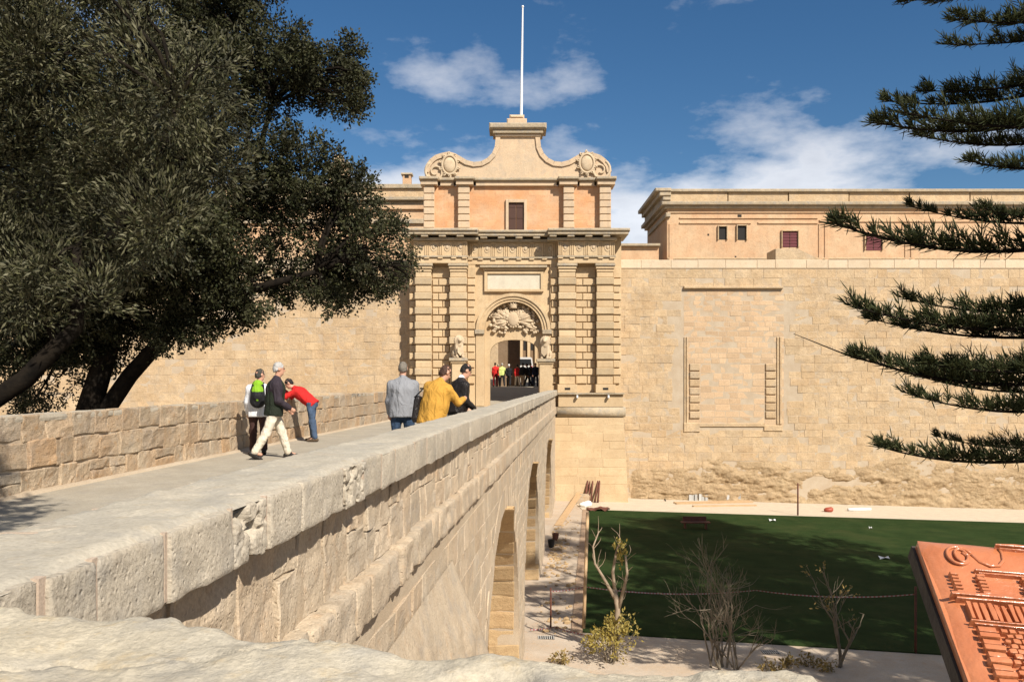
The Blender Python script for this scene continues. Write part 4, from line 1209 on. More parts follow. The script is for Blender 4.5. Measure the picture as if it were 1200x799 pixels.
# palace to the right
YP = 62.0; X, Z = bpt(1000 / YP)
pal = empty('palace', (X(1000), 68, -1.5), 'long flat-roofed limestone palace rising behind the right-hand curtain wall', 'building')
bbox(pal, 'wall', X, Z, 782, 1420, 242, 470, YP, YP + 9, 'pink')
mb = MB(); mb.box(X(782) - 0.02, X(782) + 0.3, YP + 0.01, YP + 9, -1.5, Z(242)); mb.build('side_wall', M['pink'], pal)
bbox(pal, 'cornice', X, Z, 774, 1425, 237.5, 241.8, YP - 0.5, YP + 9.3, 'cornice', 0.05); bbox(pal, 'bed_moulding', X, Z, 778, 1422, 241.9, 245, YP - 0.25, YP + 9.1, 'cornice')
for k in range(9):
    xa = 782 + k * 71.0
    bbox(pal, 'parapet_panel', X, Z, xa + 0.6, xa + 70.4, 225.5, 237.4, YP + 0.0 + random.uniform(-.03, .03), YP + 0.6, 'wall')
bbox(pal, 'parapet_coping', X, Z, 778, 1424, 222, 225.4, YP - 0.2, YP + 0.8, 'cornice', 0.03)
mb = MB(); mb.box(X(782), X(782) + 0.6, YP + 0.85, YP + 9, Z(237.4), Z(222)); mb.build('side_parapet', M['wall'], pal)
for q, (dz0, dz1, ov) in enumerate(((222, 226, 0.95), (226.1, 231, 0.65), (231.1, 236, 0.4), (250, 255, 0.15))):
    mb = MB(); mb.cbox(X(782) - ov, X(782) + 0.2, YP - 0.25 - 0.3 * (3 - q) * 0.3 + 0.003 * q, YP + 8, Z(dz1), Z(dz0), 0.05); mb.build('corner_capital', M['cornice'], pal)
for x0, x1, y0, y1 in ((796, 880, 260.5, 262.5), (888, 958, 260.5, 262.5), (796, 958, 255, 256.5), (960, 1420, 258, 260.5), (782, 1420, 248.5, 250)): bbox(pal, 'panel_moulding', X, Z, x0, x1, y0, y1, YP - 0.09, YP + 0.02, 'pink')
for x0 in (784, 959, 966, 1060, 1067, 1171, 1178, 1290, 1297): bbox(pal, 'pilaster_strip', X, Z, x0, x0 + 4.5, 262.6, 470, YP - 0.07, YP + 0.02, 'pink')
bbox(pal, 'string_band', X, Z, 782, 1420, 302, 304, YP - 0.06, YP + 0.02, 'wall')
for x0, x1, y0, y1, m in ((842, 851, 266, 281, 'dark_void'), (864, 874, 265, 281.5, 'dark_void'), (864.3, 869, 251.5, 254.8, 'dark_void'), (916.5, 934.5, 271.5, 290, 'shutter_red'), (1014, 1033, 276, 293, 'shutter_red'), (829, 831, 274, 276.3, 'dark_void'), (861, 863, 300, 302, 'dark_void')):
    w_ = bbox(pal, 'window', X, Z, x0, x1, y0, y1, YP - 0.012, YP + 0.1, m, 0.004)
    if m == 'shutter_red' or x1 - x0 > 8:
        for a, b, c, d in ((x0 - 1.4, x0 - 0.1, y0 - 1.4, y1 + 0.2), (x1 + 0.1, x1 + 1.4, y0 - 1.4, y1 + 0.2), (x0, x1, y0 - 1.4, y0 - 0.1)):
            bbox(w_, 'frame', X, Z, a, b, c, d, YP - 0.16, YP + 0.02, 'wall')
    if m == 'shutter_red':
        for k in range(5): bbox(w_, 'shutter_slat', X, Z, x0 + 0.6, x1 - 0.6, y0 + 1 + k * 3.5, y0 + 3.6 + k * 3.5, YP - 0.04, YP + 0.02, 'shutter_red')
        bbox(w_, 'mullion', X, Z, (x0 + x1) / 2 - 0.4, (x0 + x1) / 2 + 0.4, y0, y1, YP - 0.06, YP, 'shutter')
# low roof box before the palace
rbx = empty('stair_head', (X(935), 58, 6.5), 'small pale masonry stair head on the wall walk below the palace window', 'stair head')
mb = MB(); S5 = 1000 / 57.0
mb.add([((909 - 600) / S5, 57, 6.4), ((962 - 600) / S5, 57, 6.4), ((962 - 600) / S5, 57, 8.0), ((935 - 600) / S5, 57, 8.75), ((909 - 600) / S5, 57, 8.75)] +
       [((909 - 600) / S5, 59, 6.4), ((962 - 600) / S5, 59, 6.4), ((962 - 600) / S5, 59, 8.0), ((935 - 600) / S5, 59, 8.75), ((909 - 600) / S5, 59, 8.75)],
       [(0, 1, 2, 3, 4), (9, 8, 7, 6, 5), (0, 4, 9, 5), (4, 3, 8, 9), (3, 2, 7, 8), (2, 1, 6, 7)])
mb.build('masonry', M['wall'], rbx)
mb = MB(); mb.box(5.9, 46, 54.0, 61.9, 5.8, 6.45); tag(mb.build('wall_walk', M['deck'], None), kind='structure')
mb = MB(); mb.box(-48, -6.5, 54.0, 59.9, 5.8, 6.45); tag(mb.build('wall_walk', M['deck'], None), kind='structure')
# low pinkish block between gate and palace
X4, Z4 = bpt(1000 / 60.0)
lw = empty('low_house', (X4(748), 62, -1.5), 'low pinkish house with dark cornice showing between gate and palace', 'building')
bbox(lw, 'wall', X4, Z4, 700, 772, 289, 470, 60, 64, 'pink'); bbox(lw, 'cornice', X4, Z4, 698, 773, 286, 288.9, 59.7, 64.2, 'cornice')
# building left of the gate, behind the tree
lb_ = empty('gatehouse_building', (X4(380), 64, -1.5), 'pinkish rendered building with cornices behind the tree, left of the gate', 'building')
bbox(lb_, 'wall', X4, Z4, 250, 506, 246, 470, 60.0, 68, 'pink'); bbox(lb_, 'upper_wall', X4, Z4, 252, 505, 221, 232.2, 60.1, 68, 'wall')
bbox(lb_, 'cornice', X4, Z4, 246, 508, 232.3, 236, 59.5, 68.2, 'cornice'); bbox(lb_, 'frieze', X4, Z4, 250, 506, 236.1, 241, 59.95, 68, 'cornice'); bbox(lb_, 'fillet', X4, Z4, 248, 507, 241.1, 245.9, 59.8, 68, 'pink')
bbox(lb_, 'string_course', X4, Z4, 249, 507, 257, 262.5, 59.8, 60.01, 'cornice'); bbox(lb_, 'coping', X4, Z4, 249, 507, 216, 220.9, 59.9, 68.1, 'cornice')
ch_ = bbox(lb_, 'chimney', X4, Z4, 468.5, 478.5, 199, 215.9, 61.5, 62.1, 'pink'); bbox(ch_, 'chimney_cap', X4, Z4, 466.8, 480.2, 196.8, 198.9, 61.4, 62.2, 'cornice'); bbox(ch_, 'flue', X4, Z4, 471, 476, 199.3, 203, 61.48, 61.6, 'dark_void')
tr_ = bbox(lb_, 'turret', X4, Z4, 378, 400, 186, 215.9, 62, 63.3, 'wall'); bbox(tr_, 'turret_cap', X4, Z4, 374, 404, 182, 185.9, 61.8, 63.5, 'cornice'); bbox(tr_, 'finial', X4, Z4, 384, 394, 172, 181.9, 62.2, 63.0, 'wall')
bbox(lb_, 'window', X4, Z4, 474, 484, 268, 284, 59.985, 60.1, 'dark_void', 0.004)
# houses inside the city, seen through the passage
cy_ = empty('city_house', (-0.2, 70, -0.6), 'tall city house of shade-darkened brown stone seen through the gate passage', 'building')
mb = MB(); mb.box(-1.05, 0.62, 65, 76, -0.6, 14); mb.build('wall', M['shade_brown_stone'], cy_)
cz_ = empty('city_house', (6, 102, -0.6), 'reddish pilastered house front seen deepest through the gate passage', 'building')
mb = MB(); mb.box(0.3, 12, 98, 108, -0.6, 16); mb.build('wall', M['shade_brown_stone'], cz_)
for x in (0.9, 1.75, 2.6, 3.4): mb = MB(); mb.cbox(x, x + 0.32, 97.7, 98.01, 0.2, 12, 0.02); mb.build('pilaster', M['gate'], cz_)
for x in (1.32, 2.15, 3.0): mb = MB(); mb.box(x, x + 0.3, 97.97, 98.02, 3.4, 5.2); mb.build('window', M['dark_void'], cz_)

ce_ = empty('city_house', (-6, 86, -0.6), 'sunlit pale house wall glimpsed at the left side of the gate passage', 'building')
mb = MB(); mb.box(-14, -0.9, 82, 90, -0.6, 13); mb.build('wall', M['wall'], ce_); mb = MB(); mb.cbox(-14.2, -0.7, 81.6, 90.2, 13, 13.5, 0.05); mb.build('cornice', M['cornice'], ce_)

shade_house_ = empty('city_house', (5.3, 61.5, -0.6), 'tall plain stone house added unseen behind the right side of the gate for its shade', 'building')  # added house, hidden by the gate, to shade the wall beyond the passage
mb = MB(); mb.box(3.9, 6.7, 58.5, 64.5, -0.8, 12.9); mb.build('wall', M['shade_brown_stone'], shade_house_); mb = MB(); mb.box(3.8, 6.75, 58.4, 64.6, 12.9, 13.2); mb.build('coping', M['cornice'], shade_house_)
# ------------------------------------------------------------------ trees
def pxp(x, y, Y): return np.array([(x - 600) / 1000.0 * Y, Y, (445 - y) / 1000.0 * Y])

def leaf_cloud(cen, dirs, k, slen, L, W, rng, spread=0.75, droop=0.0):
    """k leaves along each spray; returns vertices and quads"""
    n = len(cen)
    t = rng.random((n, k)) ** 0.8
    d = dirs[:, None, :] + rng.normal(0, 0.16, (n, k, 3)) * 1.0
    base = cen[:, None, :] + dirs[:, None, :] * (t[..., None] - 0.35) * slen + rng.normal(0, slen * 0.16, (n, k, 3))
    ld = dirs[:, None, :] + rng.normal(0, spread, (n, k, 3)); ld[..., 2] -= droop
    ld /= np.linalg.norm(ld, axis=-1, keepdims=True)
    sd = np.cross(ld, rng.normal(0, 1, (n, k, 3))); sd /= np.linalg.norm(sd, axis=-1, keepdims=True) + 1e-9
    ll = L * rng.uniform(0.65, 1.25, (n, k, 1)); ww = W * rng.uniform(0.7, 1.2, (n, k, 1)) * 0.5
    nn = np.cross(ld, sd)
    v = np.stack([base, base + ld * ll * 0.45 + sd * ww + nn * ll * 0.05, base + ld * ll, base + ld * ll * 0.45 - sd * ww + nn * ll * 0.05], 2)
    V = v.reshape(-1, 3)
    F = np.arange(len(V)).reshape(-1, 4)
    return V, F

def crown(lobes, per, k, slen, L, W, seed, up=0.35, droop=0.0, spread=0.75, gap=-0.12, gfreq=1.1):
    rng = np.random.default_rng(seed)
    C, D = [], []
    for c, r in lobes:
        r = np.array(r if hasattr(r, '__len__') else (r, r, r), float)
        n = int(per * (r[0] * r[1] * r[2]) ** (2 / 3))
        u = rng.normal(0, 1, (n, 3)); u /= np.linalg.norm(u, axis=1, keepdims=True)
        rad = rng.random(n) ** 0.38
        p = np.array(c) + u * rad[:, None] * r
        keep = fbm(p * gfreq, 3, seed) > gap + 0.25 * (rad - 0.6)
        p, u = p[keep], u[keep]
        d = u + np.array([0, 0, up]) + rng.normal(0, 0.35, p.shape)
        d /= np.linalg.norm(d, axis=1, keepdims=True)
        C.append(p); D.append(d)
    C, D = np.concatenate(C), np.concatenate(D)
    return leaf_cloud(C, D, k, slen, L, W, rng, spread, droop), C

def curve(p0, p1, bend, n=8, rng=None):
    p0, p1 = np.array(p0, float), np.array(p1, float)
    t = np.linspace(0, 1, n)[:, None]
    w = np.array(bend, float)
    pts = p0 + (p1 - p0) * t + np.sin(t * math.pi) * w
    if rng is not None: pts[1:-1] += rng.normal(0, 0.02 * np.linalg.norm(p1 - p0), (n - 2, 3))
    return pts

def branches(mb, lobes, forks, rng, n2=10, r1=0.10, r2=0.022):
    for c, r in lobes:
        r = np.array(r if hasattr(r, '__len__') else (r, r, r), float); c = np.array(c)
        f = min(forks, key=lambda q: np.linalg.norm(q - c))
        limb = curve(f, c, (0, 0, 0.15 * np.linalg.norm(c - f)), 7, rng)
        mb.tube(limb, np.linspace(r1 * 1.2, r1 * 0.4, 7), 6)
        for _ in range(n2):
            u = rng.normal(0, 1, 3); u /= np.linalg.norm(u)
            e = c + u * r * rng.uniform(0.6, 1.0)
            s_ = limb[rng.integers(2, 7)]
            mb.tube(curve(s_, e, rng.normal(0, 0.08, 3), 5, rng), np.linspace(r2 * 1.3, r2 * 0.3, 5), 4, cap=False)

# the dark tree behind the left parapet, limbs leaning right over the bridge
rng = np.random.default_rng(3)
YO = 24.0
oak = empty('holm_oak', (-12.2, YO, gz(-12.2) - 0.1), 'big dark-leaved tree leaning over the left parapet of the bridge', 'tree')
tr = MB()
tr.tube([(-12.2, YO, gz(-12.2) - 0.3), (-12.2, YO, -4.5), pxp(96, 520, YO), pxp(104, 480, YO), pxp(118, 435, YO), pxp(132, 390, YO), pxp(150, 340, YO), pxp(160, 270, YO)], [0.7, 0.5, 0.38, 0.33, 0.30, 0.27, 0.22, 0.15], 12)
tr.tube([pxp(100, 510, YO), pxp(128, 475, YO + .1), pxp(152, 440, YO + .1), pxp(186, 402, YO), pxp(215, 372, YO - .2), pxp(262, 350, YO - .4), pxp(310, 335, YO - .5), pxp(370, 318, YO - .6)], [0.28, 0.25, 0.23, 0.21, 0.18, 0.15, 0.11, 0.07], 10)
tr.tube([pxp(186, 402, YO), pxp(205, 350, YO + .3), pxp(250, 290, YO + .5), pxp(290, 220, YO + .6), pxp(320, 120, YO + .6)], [0.17, 0.15, 0.13, 0.11, 0.06], 8)
tr.tube([pxp(132, 390, YO), pxp(95, 340, YO + .5), pxp(60, 280, YO + 1), pxp(20, 200, YO + 1.2)], [0.2, 0.17, 0.13, 0.07], 8)
lob = [((422, 84), 15), ((428, 104), 13), ((408, 62), 18), ((412, 122), 16), ((414, 210), 15), ((470, 302), 15), ((478, 322), 12), ((455, 268), 20), ((440, 340), 16), ((385, 345), 22), ((300, 78), 66), ((345, 60), 30), ((368, 88), 32), ((395, 100), 34), ((352, 200), 50), ((405, 235), 40), ((340, 270), 80), ((430, 290), 42), ((455, 318), 26), ((400, 325), 36), ((300, 330), 48), ((250, 340), 48), ((215, 300), 70),
       ((230, 180), 100), ((230, 60), 90), ((120, 290), 90), ((40, 320), 80), ((70, 200), 110), ((120, 80), 110), ((200, -40), 110), ((275, -35), 60), ((50, 425), 26), ((75, 395), 30), ((190, 395), 20), ((245, 385), 16), ((20, 380), 40), ((-90, 250), 130), ((-80, 60), 140), ((150, 345), 50), ((105, 372), 34), ((60, 365), 40), ((165, 385), 24), ((28, 440), 34), ((70, 442), 28), ((12, 405), 46), ((98, 412), 26), ((40, 468), 20), ((222, 378), 24), ((280, 372), 18), ((135, 415), 16)]
lobes = []
for k, ((x, y), r) in enumerate(lob):
    Yk = YO + ((k * 37) % 11 - 5) * 0.22
    rr_ = r / 1000 * Yk
    lobes.append((pxp(x, y, Yk), (rr_, rr_ * 1.1 if r > 45 else rr_ * 1.4, rr_)))
for x, y, Yk, r in ((130, 235, 20.8, 85), (205, 265, 21.2, 62), (60, 250, 20.6, 80), (180, 170, 20.5, 70)):
    lobes.append((pxp(x, y, Yk), r / 1000 * Yk))
forks = [pxp(150, 340, YO), pxp(262, 350, YO - .4), pxp(250, 290, YO + .5), pxp(290, 220, YO + .6), pxp(60, 280, YO + 1), pxp(160, 270, YO), pxp(370, 318, YO - .6), pxp(320, 120, YO + .6), pxp(132, 390, YO), pxp(215, 372, YO - .2)]
branches(tr, lobes, forks, rng, 8, 0.06, 0.020)
tr.build('trunk', M['bark'], oak, smooth=True)
(LVt, LFt), _ = crown(lobes, 235, 26, 0.40, 0.10, 0.062, 5, up=0.25, droop=0.15, gap=-0.30, gfreq=1.1)
link_mesh('crown', LVt, LFt, M['oak_leaf'], oak)

# olive tree nearer, its silvery crown filling the upper left
YV = 13.4
rng = np.random.default_rng(8)
olive = empty('olive_tree', (-9.4, YV, gz(-9.4) - 0.1), 'silvery olive tree in front of the dark tree, left of the bridge', 'tree')
tr = MB()
tr.tube([(-9.5, YV, gz(-9.5) - 0.3), (-9.3, YV, -4.0), pxp(-70, 505, YV), pxp(-10, 470, YV), pxp(30, 444, YV), pxp(58, 414, YV), pxp(88, 385, YV), pxp(92, 345, YV), pxp(90, 290, YV)], [0.36, 0.27, 0.18, 0.16, 0.15, 0.14, 0.125, 0.10, 0.07], 10)
tr.tube([pxp(70, 402, YV), pxp(50, 350, YV + .3), pxp(20, 290, YV + .4), pxp(-20, 210, YV + .4)], [0.12, 0.10, 0.08, 0.05], 8)
tr.tube([pxp(92, 345, YV), pxp(130, 280, YV - .2), pxp(180, 200, YV - .3), pxp(210, 120, YV - .3)], [0.11, 0.09, 0.07, 0.04], 8)
lob = [((200, 110), 82), ((235, 75), 50), ((250, 190), 46), ((160, 190), 80), ((90, 130), 90), ((40, 60), 80), ((120, 40), 80), ((20, 200), 70), ((110, 270), 60), ((190, 255), 50), ((60, 310), 42), ((-60, 130), 100), ((-70, 280), 70), ((150, -30), 80), ((40, -60), 90), ((150, 300), 26), ((10, 300), 40), ((80, 325), 45), ((115, 345), 30), ((30, 345), 40), ((60, 372), 24)]
lobes = []
for k, ((x, y), r) in enumerate(lob):
    Yk = YV + ((k * 29) % 9 - 4) * 0.16
    rr_ = r / 1000 * Yk
    lobes.append((pxp(x, y, Yk), (rr_, rr_, rr_)))
branches(tr, lobes, [pxp(90, 290, YV), pxp(180, 200, YV - .3), pxp(20, 290, YV + .4), pxp(-20, 210, YV + .4), pxp(130, 280, YV - .2), pxp(210, 120, YV - .3), pxp(92, 345, YV)], rng, 6, 0.032, 0.009)
tr.build('trunk', M['bark'], olive, smooth=True)
(LVt, LFt), _ = crown(lobes, 350, 22, 0.46, 0.12, 0.030, 9, up=0.45, spread=0.30, gap=-0.16, gfreq=1.25)
link_mesh('crown', LVt, LFt, M['olive_leaf'], olive)

# more broad trees grow beside the moat to the right; their shade lies on the lawn
def copy_tree(o, loc, sc, rz, label):
    c = o.copy(); COL.objects.link(c); c.location = loc; c.scale = (sc, sc, sc); c.rotation_euler = (0, 0, rz); c['label'] = label
    for ch in o.children:
        d = ch.copy(); COL.objects.link(d); d.parent = c
    return c
rng = np.random.default_rng(21)
shade = empty('moat_tree', (20.0, 20.0, gz(20.0) - 0.1), 'tall leafy tree on the right of the moat, closest to the lawn', 'tree', 'shade trees right of the moat')
tr = MB(); bx, by, bz = 20.0, 20.0, gz(20.0) - 0.3
tr.tube([(bx, by, bz), (bx + .1, by, bz + 3), (bx - .1, by + .1, bz + 6), (bx, by, bz + 9), (bx, by, bz + 13)], [0.4, 0.34, 0.3, 0.22, 0.1], 10)
lobes = []
for k in range(15):
    a = k * 2.4; h = 5 + k * 0.75; rr_ = 3.4 * math.sin(min(1, (k + 3) / 13) * math.pi * 0.78) + 0.6
    lobes.append((np.array([bx + rr_ * 0.62 * math.cos(a), by + rr_ * 0.62 * math.sin(a), bz + h]), 1.15 + 0.35 * ((k * 7) % 5) / 5))
branches(tr, lobes, [np.array([bx, by, bz + h]) for h in (4.5, 6, 8, 10, 12)], rng, 6, 0.06, 0.02)
tr.build('trunk', M['bark'], shade, smooth=True)
(LVt, LFt), _ = crown(lobes, 190, 16, 0.5, 0.14, 0.085, 15, up=0.2, gap=-0.05)
link_mesh('crown', LVt, LFt, M['oak_leaf'], shade)
SHADE_SPOTS = [((19.0, 15.0), 1.45, 1.3, 'broad leafy tree right of the moat, between the pine and the tallest tree'), ((16.5, 11.0), 1.20, 2.2, 'leafy tree beside the terrace, nearest of its kind to the pine'), ((22.5, 16.5), 1.72, 3.9, 'tallest leafy tree right of the moat'), ((15.5, 5.5), 0.85, 5.0, 'leafy tree growing beside the terrace wall')]
for (x, y), sc, rz, lab in SHADE_SPOTS:
    copy_tree(shade, (x, y, gz(x) - 0.1), sc, rz, lab)

# unseen tree added left of the camera: only its shade reaches the picture
rng = np.random.default_rng(33)
endt = empty('added_shade_tree', (-8.4, 3.4, gz(-8.4) - 0.1), 'unseen leafy tree added to shade the near left end of the bridge', 'tree')
tr = MB(); tr.tube([(-8.4, 3.4, gz(-8.4) - 0.3), (-8.4, 3.4, -3), (-8.1, 3.5, 0.5), (-7.4, 3.7, 3.0), (-5.8, 3.2, 4.6), (-4.0, 3.3, 5.2)], [0.32, 0.27, 0.22, 0.17, 0.11, 0.05], 9)
lobes = [(np.array([-2.45, 2.7, 5.1]), 1.4), (np.array([-3.6, 2.6, 5.5]), 1.6), (np.array([-5.9, 2.8, 5.0]), 1.6), (np.array([-7.0, 2.6, 6.2]), 1.5), (np.array([-4.5, 1.8, 5.6]), 1.4)]
branches(tr, lobes, [np.array([-7.4, 3.7, 3.0]), np.array([-5.8, 3.2, 4.6])], rng, 8, 0.06, 0.02)
tr.build('trunk', M['bark'], endt, smooth=True)
(LVt, LFt), _ = crown(lobes, 300, 20, 0.34, 0.11, 0.07, 25, up=0.2, gap=-0.9)
link_mesh('crown', LVt, LFt, M['oak_leaf'], endt)

# ------------------------------------------------------------------ the pine whose branches reach in from the right
def pine_branch(seed, dens=1.0):
    """unit branch along +x: stem and brush of upturned branchlets"""
    rng = np.random.default_rng(seed)
    def stem(t): return np.array([t, 0.02 * math.sin(t * 5 + seed), -0.055 * math.sin(math.pi * min(t, 1) * 0.85) + 0.055 * t ** 3])
    ts_ = np.linspace(0, 1, 14)
    st = MB(); st.tube([stem(t) for t in ts_], np.linspace(0.0095, 0.0026, 14), 6)
    nb = MB()
    n = int(30 * dens); t = 0.22
    while t < 0.985:
        t += rng.uniform(0.55, 1.45) * 0.75 / n
        if rng.random() < 0.10: continue
        for sd in (-1, 1, 0):
            if sd == 0 and rng.random() < 0.6: continue
            if rng.random() < 0.12: continue
            ln = (0.105 - 0.055 * t) * rng.uniform(0.5, 1.35) * (0.55 + 0.6 * abs(math.sin(t * 23 + seed)))
            d0 = np.array([0.55, sd * 0.75, 0.22 if sd else 0.8]); d0 = d0 / np.linalg.norm(d0)
            p = stem(min(t, 0.995)); pts = [p]
            for q in range(4):
                d0 = d0 + np.array([0.05, 0, 0.12]) + rng.normal(0, 0.09, 3); d0 /= np.linalg.norm(d0)
                p = p + d0 * ln / 4; pts.append(p)
            st.tube(pts, np.linspace(0.0017, 0.0010, 5), 4, cap=False)
            for q in range(rng.integers(15, 24)):
                j = rng.integers(1, 5); s0 = pts[j]
                sd_ = d0 * 0.8 + rng.normal(0, 0.50, 3) + np.array([0.12, 0, 0.16]); sd_ /= np.linalg.norm(sd_)
                sl = rng.uniform(0.034, 0.074) * (1.15 - 0.45 * t); sp = [s0]
                for w_ in range(3):
                    sd_ = sd_ + np.array([0.02, 0, 0.08]); sd_ /= np.linalg.norm(sd_); sp.append(sp[-1] + sd_ * sl / 3)
                nb.tube(sp, [0.0010, 0.0021, 0.0018, 0.0005], 3, cap=False)
    # the leading shoot stays thin and nearly bare
    Vs, Fs = [np.array(nb.v)], [np.array(nb.f)]
    return st, np.concatenate(Vs), np.concatenate(Fs)
PX, PY = 11.5, 16.0
pine = empty('norfolk_pine', (PX, PY, gz(PX) - 0.2), 'tall dark pine whose tiered branches reach in before the right-hand wall', 'tree')
tr = MB(); tr.tube([(PX, PY, gz(PX) - 0.4), (PX, PY, -2), (PX, PY, 3), (PX, PY, 7), (PX, PY, 10.5)], [0.40, 0.29, 0.22, 0.13, 0.03], 12)
tr.build('trunk', M['bark'], pine, smooth=True)
variants = []
for s_ in range(4):
    st, Vn, Fn = pine_branch(40 + s_)
    so = link_mesh('branch', np.array(st.v), st.f, M['bark'], pine, smooth=True, local=True)
    no = link_mesh('needles', Vn, Fn, M['pine_leaf'], so, local=True)
    # keep mesh coordinates on the unit branch so that copies share them
    for o in (so, no):
        o.data.transform(Matrix.Translation(o.location)); o.location = (0, 0, 0)
    variants.append((so, no))
used_v = set()
def put_branch(k, root, tip_dir_xy, length, pitch, roll=0.0):
    so, no = variants[k % 4]
    if k % 4 in used_v:
        so2 = so.copy(); COL.objects.link(so2); no2 = no.copy(); COL.objects.link(no2); no2.parent = so2; so2.parent = pine; so = so2
    used_v.add(k % 4)
    so.location = Vector(root) - pine.location
    az = math.atan2(tip_dir_xy[1], tip_dir_xy[0])
    so.rotation_euler = (Matrix.Rotation(az, 3, 'Z') @ Matrix.Rotation(-pitch, 3, 'Y') @ Matrix.Rotation(roll, 3, 'X')).to_euler()
    so.scale = (length, length, length)
k = 0
# tips as seen in the photograph: pixel, depth, height of the root on the trunk
for (x, y, Y, zr) in ((1026, 146, 15.51, 5.29), (1040, 120, 16.74, 5.85), (1112, 52, 15.75, 6.89), (1062, -2, 16.49, 7.88), (1134, 190, 15.02, 4.37), (1120, 25, 14.77, 7.26), (1060, 132, 15.02, 4.98), (1085, 105, 16.25, 6.03), (1075, 160, 16.49, 4.74), (1150, 245, 15.26, 3.20), (1060, 350, 15.88, 1.54), (1085, 425, 15.26, 0.55), (978, 264, 15.75, 2.65), (1068, 243, 17.11, 3.08),
                      (1002, 360, 15.63, 1.17), (1020, 372, 16.98, 0.92), (1000, 418, 15.88, 0.06), (1030, 422, 16.74, 0.37), (1066, 462, 15.38, -0.37), (1075, 440, 16.86, -0.12), (1030, 523, 15.75, -1.29), (1100, 512, 16.98, -1.11)):
    tip = Vector(pxp(x, y, Y)); root = Vector((PX, PY, zr))
    dv = tip - root; L = dv.length / 1.0
    put_branch(k, root, (dv.x, dv.y), L, math.atan2(dv.z - 0.03 * L, math.hypot(dv.x, dv.y)), random.uniform(-0.15, 0.15)); k += 1
mb = MB(); mb.tube([pxp(1040, 428, 15.9), pxp(1000, 419, 15.9), pxp(965, 405, 15.9), pxp(930, 391, 15.9)], [0.017, 0.015, 0.011, 0.006], 6); mb.build('leading_shoot', M['bark'], pine)
zr = -4.2
while zr < 9.9:
    for j in range(5):
        a = j * 2 * math.pi / 5 + zr * 1.3
        dx, dy = math.cos(a), math.sin(a)
        if dx < 0.12 and dy > -0.55: continue
        L = 5.0 * (1 - max(0, zr - 2) / 9.5) * random.uniform(0.85, 1.05)
        if (PX + dx * L) / max(PY + dy * L, 0.1) < 0.66 and PY + dy * L > 3: continue
        if math.hypot(PX + dx * L, PY + dy * L) < 6: continue
        put_branch(k, (PX, PY, zr), (dx, dy), L, random.uniform(-0.02, 0.08), random.uniform(-0.2, 0.2)); k += 1
    zr += 0.75

# ------------------------------------------------------------------ bare shrubs on the near path
def shrub(name, base, h, n_main, seed, label, spread=0.35, leaves=None, nl=0, levels=3, group=None, thick=0.035):
    rng = np.random.default_rng(seed)
    o = empty(name, base, label, 'shrub', group)
    mb = MB(); tips = []
    def grow(p, d, L, r, lev):
        pts = [p]; dd = d
        for q in range(4):
            dd = dd + rng.normal(0, 0.13, 3) + np.array([0, 0, 0.06]); dd /= np.linalg.norm(dd)
            pts.append(pts[-1] + dd * L / 4)
        mb.tube(pts, np.linspace(r, r * 0.55, 5), 5, cap=False)
        if lev == 0: tips.append((pts[-1], dd)); tips.append((pts[-2], dd)); return
        for q in range(rng.integers(2, 5)):
            i = rng.integers(2, 5); nd = dd + rng.normal(0, 0.42, 3); nd /= np.linalg.norm(nd)
            grow(pts[i], nd, L * rng.uniform(0.5, 0.75), r * 0.5, lev - 1)
    b = np.array(base)
    for i in range(n_main):
        d = np.array([rng.normal(0, spread), rng.normal(0, spread), 1.0]); d /= np.linalg.norm(d)
        grow(b + np.array([rng.normal(0, 0.08), rng.normal(0, 0.08), -0.05]), d, h * rng.uniform(0.38, 0.5), thick * rng.uniform(0.7, 1.1), levels)
    mb.build('stems', M['twig'], o)
    if leaves:
        c = np.array([t_[0] for t_ in tips]); d = np.array([t_[1] for t_ in tips])
        pick = rng.choice(len(c), min(nl, len(c)), replace=False)
        V, F = leaf_cloud(c[pick], d[pick], 5, 0.22, 0.10, 0.05, rng, 0.8)
        link_mesh('leaves', V, F, M[leaves], o)
    return o
b1 = gpt(722, 772); YS = b1.y
sap_ = empty('bare_sapling', b1, 'bare forked sapling with pale stems at the corner of the lawn', 'tree')
mb = MB(); rng = np.random.default_rng(14)
def sp_(pts, r0, r1):
    P_ = [pxp(x, y, YS + dy) for x, y, dy in pts]; mb.tube(P_, np.linspace(r0, r1, len(P_)), 7)
    for i in range(1, len(P_)):
        for k in range(3):
            s0 = P_[i - 1] + (P_[i] - P_[i - 1]) * rng.random(); e = s0 + rng.normal(0, 0.16, 3) + np.array([0, 0, 0.28])
            mb.tube(curve(s0, e, rng.normal(0, 0.04, 3), 4), [0.010, 0.008, 0.006, 0.003], 4, cap=False)
sp_([(720, 775, 0), (722, 740, 0), (724, 712, 0.05), (720, 690, 0.1)], 0.085, 0.06)
sp_([(724, 716, 0.05), (731, 690, 0), (735, 672, -0.1), (733, 650, -0.1)], 0.055, 0.025)
sp_([(721, 696, 0.1), (718, 670, 0.1), (722, 648, 0.15), (727, 632, 0.2)], 0.05, 0.02)
sp_([(720, 700, 0), (708, 678, 0), (697, 660, 0.1), (695, 640, 0.1), (702, 622, 0.2)], 0.045, 0.014)
mb.build('stems', stone_mat('pale_bark', (0.34, 0.27, 0.19), (0.27, 0.20, 0.14), None, scale=6, bump=0.5, dist=0.01, var=0, streak=0), sap_, smooth=True)
tips_ = np.array([pxp(727, 645, YS), pxp(724, 655, YS), pxp(729, 640, YS), pxp(722, 638, YS), pxp(731, 652, YS), pxp(727, 660, YS)] * 2)
V, F = leaf_cloud(tips_, np.tile([0.2, 0, 0.9], (12, 1)), 7, 0.22, 0.11, 0.06, rng, 0.8); link_mesh('leaves', V, F, M['yellow_leaf'], sap_)
